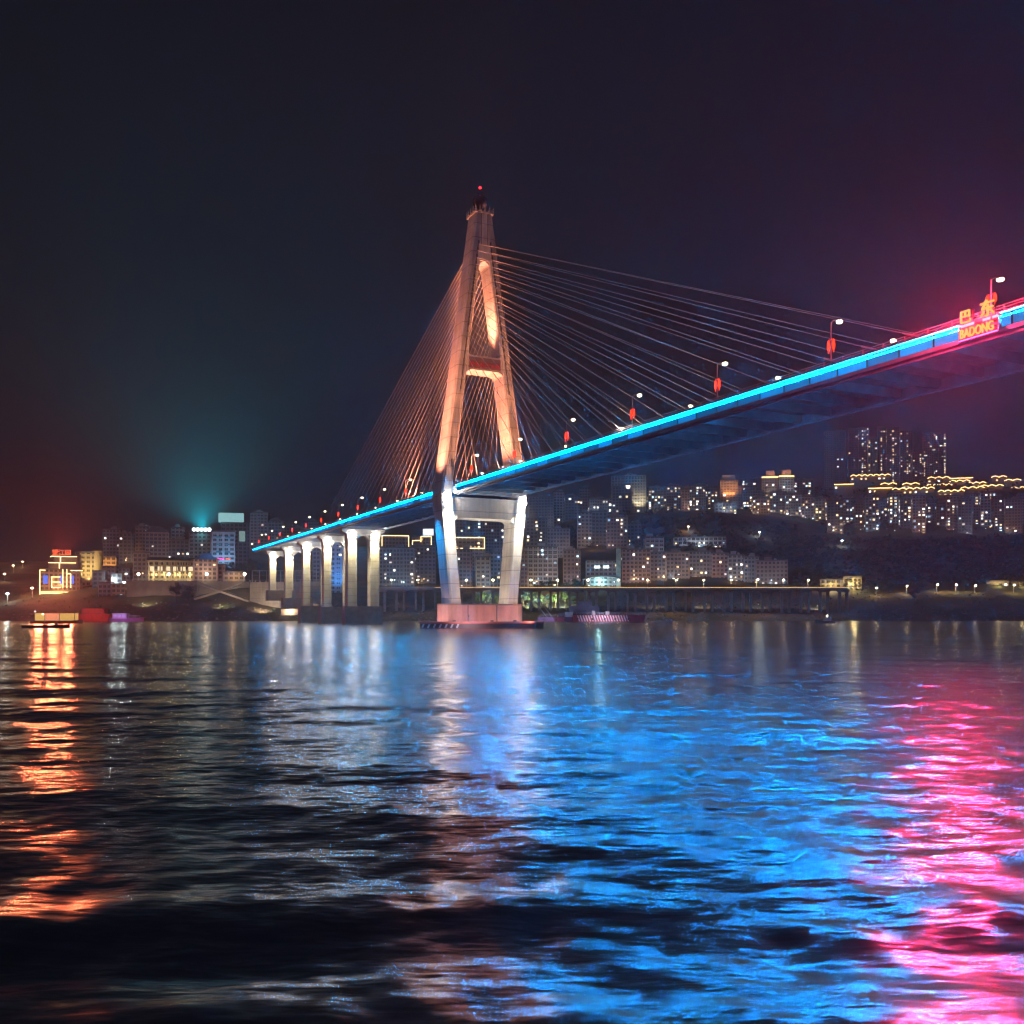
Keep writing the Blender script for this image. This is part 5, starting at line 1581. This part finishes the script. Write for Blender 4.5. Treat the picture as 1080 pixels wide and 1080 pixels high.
# trees
M['beacon_soft'] = emit('soft_flood', (1.0, 0.86, 0.6), 3.0, False)
tr = [(186, 606, 1, 1.25, 'dark tree against the stained retaining wall'), (199, 604, 2, 1.4, 'broad dark tree before the retaining wall'),
      (192, 624, 4, 0.75, 'small round green tree lit by the arcade'), (163, 625, 4, 0.5, 'low green bush-like tree at the arcade end'),
      (236, 665, 1, 1.1, 'dark tree behind the orange shed'), (246, 675, 2, 1.35, 'broad dark tree under the teal billboard'), (256, 668, 0, 1.3, 'dark tree near the bridge land end'),
      (264, 680, 3, 1.3, 'tall dark tree under the end of the deck'), (274, 672, 1, 1.2, 'dark tree left of the first approach pier'), (284, 640, 4, 1.0, 'green tree lit behind the shortest pier'),
      (312, 628, 0, 0.9, 'green tree between the shorter piers'), (322, 634, 4, 1.0, 'yellowish green tree lit behind the piers'), (297, 636, 2, 0.8, 'low green tree before the pale wall'),
      (508, 612, 0, 0.95, 'green lit tree between the pylon legs'), (517, 615, 4, 1.05, 'second green lit tree between the pylon legs'), (527, 612, 2, 0.9, 'green lit tree against the far pylon leg'),
      (552, 612, 1, 0.95, 'green lit tree at the outer side of the far pylon leg'), (560, 615, 0, 1.05, 'brightest green tree under the viaduct'), (568, 610, 2, 0.95, 'broad green tree under the viaduct'),
      (577, 614, 4, 1.1, 'round green tree under the viaduct'), (586, 611, 0, 1.0, 'green tree by the bright low lamp'), (596, 613, 3, 0.8, 'narrow green tree at the end of the lit group'),
      (604, 612, 2, 0.85, 'last green tree of the lit group'), (570, 650, 1, 1.2, 'dark teal tree above the viaduct near the far leg'), (582, 655, 2, 1.4, 'broad dark tree above the viaduct'),
      (596, 650, 0, 1.3, 'dark tree left of the canopy hall'), (607, 655, 3, 1.2, 'tall dark tree beside the canopy hall'), (617, 648, 1, 1.0, 'dark tree in front of the canopy hall'),
      (668, 648, 2, 1.0, 'dark tree below the pink terrace'), (692, 650, 0, 1.0, 'dark tree below the brown terrace'), (712, 648, 1, 0.95, 'dark tree under the wide pale slab'),
      (840, 655, 3, 0.9, 'tall dark tree past the reddish end block'), (856, 655, 1, 0.95, 'dark tree beside the lit station'), (931, 656, 0, 0.8, 'dark tree on the hill road past the yellow house'),
      (972, 656, 2, 0.8, 'broad dark tree on the hill road'), (965, 622, 1, 1.0, 'dark tree on the bank below the hill road'), (1017, 655, 3, 0.7, 'slim dark tree on the hill road')]
for px, Y, k, s, lab in tr:
    x = (px - 540) / 1000 * Y
    tree(x, Y, k, s, lab + ('' if len(lab.split()) > 3 else ' on the bank'), 'trees of the far bank', rz=px * 1.7)
for px, Y, z, pw in ((512, 604, 9, 30000), (556, 603, 9, 36000), (572, 603, 9, 50000), (590, 604, 9, 36000), (275, 586, 9, 14000), (304, 578, 9, 12000), (332, 572, 9, 5000), (150, 598, 9, 8000), (232, 592, 9, 9000), (420, 601, 9, 4000), (690, 601, 9, 16000), (745, 601, 9, 18000), (800, 601, 9, 18000), (862, 601, 9, 9000)):
    x = (px - 540) / 1000 * Y
    root = empty('bank_floodlight', (x, Y, terrain(x, Y)))
    tag(root, {512: 'low floodlight in the grass between the pylon legs', 556: 'low floodlight in the grass beside the far pylon leg', 572: 'low floodlight in the grass under the brightest trees', 590: 'low floodlight in the grass at the end of the lit trees', 275: 'low floodlight before the pale concrete wall', 304: 'low floodlight beside the shorter approach piers', 332: 'low floodlight at the quay by the middle approach pier', 150: 'low floodlight on the bank below the brown house', 232: 'low floodlight at the foot of the crossing stairs', 420: 'low floodlight on the grass slope beside the near pylon leg', 690: 'low floodlight under the viaduct near the striped barge', 745: 'low floodlight under the middle of the viaduct', 800: 'low floodlight under the viaduct by the reddish block', 862: 'low floodlight at the viaduct end'}[px], 'floodlight')
    MB().tube([(0, 0, -0.5), (0, 0, 2.4)], 0.08, 6).box(-0.4, 0.4, -0.35, 0.1, 2.41, 2.9).build('post', M['dark_steel'], root)
    MB().lathe([(0.05, -0.2), (0.2, -0.1), (0.24, 0.1), (0.05, 0.2)], (0, 0, 3.15), 8).build('lamp_globe', M['beacon_soft'], root)
    lamp('lamp_light', 'SPOT', (0, 0.3, 3.6), pw, (0.92, 1.0, 0.62) if px in (512, 556, 572, 590) else (1.0, 0.76, 0.48), root, (0, 14, 6), 150, 0.8, 0.4)

# ---- boats and pontoons
def hull_rings(L, Bm, z0, z1, n=10, bow=0.55):
    rings = []
    for i in range(n + 1):
        t = i / n
        w = Bm / 2 * (1 - max(0, (t - bow) / (1 - bow)) ** 2 * 0.96) * (0.82 + 0.18 * min(1, t * 5))
        sh = 0.5 * max(0, (t - 0.5) * 2) ** 2 * (z1 - z0)
        x = -L / 2 + L * t
        rings.append([(x, -w * 0.75, z0 + sh * 0.4), (x, w * 0.75, z0 + sh * 0.4), (x, w, z1 + sh), (x, -w, z1 + sh)])
    return rings
bs = empty('sampan', (*XY(49, 300), 0), R(4))
tag(bs, 'dark low sampan with one sitting boatman in front of the lit house boat', 'boat')
MB().loft(hull_rings(14.5, 2.6, -0.3, 0.75)).build('hull', plain('tarred_hull', (0.03, 0.028, 0.03), 0.7), bs)
sd = MB().box(-6.2, 3.4, -0.9, 0.9, 0.76, 0.82)
sd.box(-1.0, -0.4, -0.95, 0.95, 0.83, 1.0).box(2.0, 2.5, -0.95, 0.95, 0.83, 1.0)
sd.build('deck_boards', plain('old_planks', (0.10, 0.08, 0.06), 0.8), bs)
MB().lathe([(0.5, 0), (0.62, 0.35), (0.5, 0.75), (0.3, 0.8)], (3.0, 0, 0.83), 10).build('engine_cover', M['dark_steel'], bs)
def person():
    p = empty('person', (*XY(46.5, 299.5), 0.83), R(20))
    tag(p, 'boatman in dark clothes sitting in the sampan', 'person')
    m = bpy.data.meshes.new('body')
    V = [(0, 0, 0.30), (0, 0.02, 0.55), (0, 0.0, 0.82), (0, -0.03, 0.95), (0, -0.06, 1.08), (0, -0.07, 1.16),
         (0.12, 0, 0.28), (0.16, -0.42, 0.36), (0.17, -0.44, 0.02), (0.17, -0.56, -0.0), (-0.12, 0, 0.28), (-0.16, -0.42, 0.36), (-0.17, -0.44, 0.02), (-0.17, -0.56, 0.0),
         (0.19, 0, 0.84), (0.26, -0.12, 0.58), (0.18, -0.38, 0.50), (0.15, -0.46, 0.48), (-0.19, 0, 0.84), (-0.26, -0.12, 0.58), (-0.18, -0.38, 0.50), (-0.15, -0.46, 0.48)]
    E_ = [(0, 1), (1, 2), (2, 3), (3, 4), (4, 5), (0, 6), (6, 7), (7, 8), (8, 9), (0, 10), (10, 11), (11, 12), (12, 13), (2, 14), (14, 15), (15, 16), (16, 17), (2, 18), (18, 19), (19, 20), (20, 21)]
    rad = [.16, .16, .17, .06, .11, .09, .10, .075, .05, .04, .10, .075, .05, .04, .08, .055, .04, .045, .08, .055, .04, .045]
    m.from_pydata(V, E_, [])
    o = mesh_obj('body', m, plain('boatman_clothes', (0.05, 0.05, 0.07), 0.8), p)
    sk = o.modifiers.new('skin', 'SKIN')
    for i, r_ in enumerate(rad): m.skin_vertices[0].data[i].radius = (r_, r_)
    m.skin_vertices[0].data[0].use_root = True
    o.modifiers.new('sub', 'SUBSURF').render_levels = 2
    MB().lathe([(0.10, 0), (0.125, 0.05), (0.10, 0.11), (0.02, 0.14)], (0, -0.055, 1.15), 12).build('hair', plain('black_hair', (0.02, 0.018, 0.016), 0.6), p)
person()
hb_ = empty('house_boat', (*XY(61, 430), 0), 0)
tag(hb_, 'moored house boat with glowing yellow and pink cabin sides', 'boat')
MB().loft(hull_rings(23, 6, -0.4, 1.0, bow=0.8)).build('hull', plain('boat_hull', (0.10, 0.06, 0.05), 0.6), hb_)
MB().box(-9.6, 8.6, -2.2, 2.2, 1.01, 1.3).box(-9.9, 9.0, -2.7, 2.7, 4.6, 4.85).build('cabin_frame', plain('cabin_wood', (0.25, 0.10, 0.08), 0.7), hb_)
for x0, x1, c, s_ in ((-9.4, -5.0, (1.0, 0.66, 0.18), 0.75), (-4.8, 1.6, (1.0, 0.36, 0.18), 0.85), (1.8, 8.4, (1.0, 0.60, 0.16), 0.7)):
    MB().box(x0, x1, -2.0, 2.0, 1.31, 4.59).build('lit_cabin', emit('lit_cabin_side', c, s_), hb_)
for x in (-9.5, -4.9, 1.7, 8.5): MB().box(x - 0.1, x + 0.1, -2.15, -2.0, 1.31, 4.59).build('cabin_post', M['dark_steel'], hb_)
for x in (-8.5, -2.0, 5.0):  # lamps added above the boat for the orange reflection on the river
    lamp('reflection_lamp', 'POINT', (x, -0.8, 8.6), 50000, (1.0, 0.15, 0.06), hb_, None, radius=1.6)
MB().lathe([(0.05, -0.3), (0.45, 0), (0.05, 0.35)], (-5.6, -2.5, 4.2), 8).build('deck_lamp', M['lamp_white'], hb_)
MB().lathe([(0.05, -0.5), (0.6, 0), (0.05, 0.5)], (-13.3 + 3, 0, 5.4), 8).build('mast_lamp', emit('soft_lamp', (0.9, 0.95, 1), 1.2, False), hb_)
def barge(name, px0, px1, Y, z, col, label, stripes, stripe_mat, extra=None, cat='barge'):
    W = (px1 - px0) / 1000 * Y
    r = empty(name, (*XY((px0 + px1) / 2, Y), 0))
    tag(r, label, cat)
    MB().prism([(-W / 2, -0.4), (W / 2 - 1, -0.4), (W / 2, z), (-W / 2, z)], 'y', -3.5, 3.5).build('hull', plain(name + '_hull', col, 0.6), r)
    MB().box(-W / 2 + 1, W / 2 - 1.2, -3.3, 3.3, z + 0.01, z + 0.2).build('deck_plate', M['dark_steel'], r)
    if stripes:
        a, b, n = stripes
        m = MB()
        for k in range(n):
            x = -W / 2 + W * (a + (b - a) * k / n)
            w = W * (b - a) / n * 0.45
            m.prism([(x, z - 0.1), (x + w, z - 0.1), (x + w + 1.1, 0.35), (x + 1.1, 0.35)], 'y', -3.62, -3.52)
        m.build('stripe', stripe_mat, r)
    return r, W
STR = plain('white_stripe', (0.8, 0.75, 0.85), 0.6)
br_, W = barge('landing_barge', 605, 680, 500, 3.6, (0.42, 0.05, 0.07), 'red landing barge with slanting white stripes along its side', (0.04, 0.76, 19), STR)
W_BR = W
MB().box(-9, -7.6, -2, 2, 3.81, 6.0).box(-2, 0, -1.5, 1.5, 3.81, 5.6).build('winch_house', M['rail'], br_)
lamp('stripe_lamp', 'SPOT', (-4, -14, 5.5), 7000, (0.9, 0.75, 1.0), br_, (-4, -3.5, 1.8), 120, 0.9, 0.4)
br2, W = barge('pontoon', 567, 606, 515, 2.4, (0.30, 0.05, 0.10), 'low red pontoon with a blue striped end beside the pylon', (0.02, 0.42, 7), plain('blue_stripe', (0.35, 0.4, 0.8), 0.6))
MB().bar((-5, 0, 2.5), (-14, 18, 15), 0.3).bar((-2, 0, 2.5), (-11, 18, 15), 0.3).build('gangway', M['rail'], br2)
lamp('pontoon_lamp', 'SPOT', (-4, -12, 5), 2400, (0.7, 0.7, 1.0), br2, (-4, -3.5, 1), 110, 0.9, 0.4)
def dress(b, W, z, rng):
    rl = MB()
    n = int(W / 2.2)
    for k in range(n + 1):
        x = -W / 2 + 1.2 + k * (W - 3) / n
        rl.box(x - 0.06, x + 0.06, -3.26, -3.14, z + 0.2, z + 1.3)
    rl.bar((-W / 2 + 1.2, -3.2, z + 1.3), (W / 2 - 1.8, -3.2, z + 1.3), 0.09)
    rl.bar((-W / 2 + 1.2, -3.2, z + 0.8), (W / 2 - 1.8, -3.2, z + 0.8), 0.07)
    rl.build('railing', M['rail'], b)
    ty = MB().lathe([(0.28, -0.16), (0.52, -0.16), (0.6, 0), (0.52, 0.16), (0.28, 0.16)], (0, 0, 0), 12).mesh('tyre_fender', M['dark_steel'])
    for k in range(max(3, int(W / 7))):
        o = mesh_obj('tyre_fender', ty, None, b, (-W / 2 + 2.5 + k * 6.5 + rng.uniform(-1, 1), -3.85, z * 0.45)); o.rotation_euler = (R(90), 0, 0)
dress(br_, W_BR, 3.6, random.Random(1)); dress(br2, W, 2.4, random.Random(2))
MB().box(5, 9, -1.6, 1.6, 2.61, 5.2).box(4.7, 9.3, -1.9, 1.9, 5.21, 5.4).build('deck_cabin', M['rail'], br2)
# dark work boat behind the striped barge
wk = empty('work_boat', (*XY(622, 520), 0))
tag(wk, 'dark blue work boat moored behind the striped barge', 'boat')
MB().loft(hull_rings(34, 7, -0.4, 4.5, bow=0.7)).build('hull', plain('navy_hull', (0.04, 0.06, 0.12), 0.6), wk)
MB().box(-11, 5, -2.6, 2.6, 4.51, 8.6).box(-7, 1, -2.2, 2.2, 8.61, 11.2).build('deckhouse', plain('grey_deckhouse', (0.12, 0.15, 0.22), 0.6), wk)
MB().tube([(-3, 0, 11.2), (-3, 0, 14.5)], 0.1, 6).build('mast', M['rail'], wk)
rb_, W = barge('ferry_pontoon', 84, 118, 540, 4.2, (0.40, 0.02, 0.03), 'dim red pontoon moored below the small dark houses', None, None, cat='pontoon')
MB().box(-7, 6, -2.5, 2.5, 4.41, 7.0).box(-7.4, 6.4, -2.9, 2.9, 7.01, 7.3).build('shelter', plain('red_shelter', (0.34, 0.03, 0.04), 0.6), rb_)
lamp('pontoon_lamp', 'SPOT', (0, -10, 8), 1800, (1.0, 0.25, 0.25), rb_, (0, -3, 3), 120, 0.9, 0.4)
pb = empty('ferry_boat', (*XY(134, 536), 0))
tag(pb, 'small ferry boat lit violet with a pale cabin and open stern', 'boat')
MB().loft(hull_rings(19, 4.6, -0.4, 1.6, bow=0.7)).build('hull', plain('violet_hull', (0.25, 0.12, 0.32), 0.6), pb)
MB().box(-7.5, 0.5, -1.9, 1.9, 1.61, 4.4).build('cabin', plain('violet_cabin', (0.45, 0.36, 0.62), 0.6), pb)
MB().box(-7.8, 0.8, -2.2, 2.2, 4.41, 4.6).build('cabin_roof', M['rail'], pb)
for k in range(3): MB().box(-6.8 + k * 2.4, -5.2 + k * 2.4, -1.98, -1.9, 2.6, 3.8).build('window', emit('violet_window', (0.55, 0.42, 1.0), 0.7, False), pb)
rl = MB()
for k in range(6): rl.bar((1.5 + k * 1.2, -1.7, 1.6), (1.9 + k * 1.2, -1.7, 3.4), 0.12)
rl.bar((1.2, -1.7, 3.4), (8.2, -1.6, 3.4), 0.12)
rl.build('railing', M['rail'], pb)
lamp('boat_lamp', 'SPOT', (-2, -12, 5), 3200, (0.75, 0.4, 1.0), pb, (-1, -2, 2.5), 120, 0.9, 0.4)
sb = empty('motor_boat', (*XY(870, 440), 0), R(170))
tag(sb, 'small dark motor boat with a white lamp off the viaduct end', 'boat')
MB().loft(hull_rings(9, 2.6, -0.3, 1.0)).build('hull', plain('motor_hull', (0.04, 0.05, 0.06), 0.5), sb)
MB().box(-2.6, 0.4, -0.9, 0.9, 1.01, 2.5).box(-2.8, 0.7, -1.05, 1.05, 2.51, 2.65).build('cabin', M['rail'], sb)
MB().tube([(-1, 0, 2.65), (-1, 0, 3.1)], 0.06, 6).lathe([(0.05, 3.1), (0.4, 3.3), (0.35, 3.7), (0.05, 3.8)], (-1, 0, 0), 8).build('mast_lamp', M['lamp_white'], sb)
# ------------------------------------------------------------------ haze over the river and the town
def build_haze():
    h = MB().box(-2600, 2600, -120, 2700, -14, 420)
    m, n, l = new_mat('night_haze')
    n.remove(n['Principled BSDF'])
    v = n.new('ShaderNodeVolumePrincipled')
    v.inputs['Color'].default_value = (0.76, 0.78, 0.92, 1)
    v.inputs['Density'].default_value = 0.00042
    v.inputs['Anisotropy'].default_value = 0.55
    l.new(v.outputs[0], n['Material Output'].inputs['Volume'])
    o = h.build('haze', m)
    tag(o, kind='stuff')
    o['label'] = 'thin night haze over the river and the town'
build_haze()
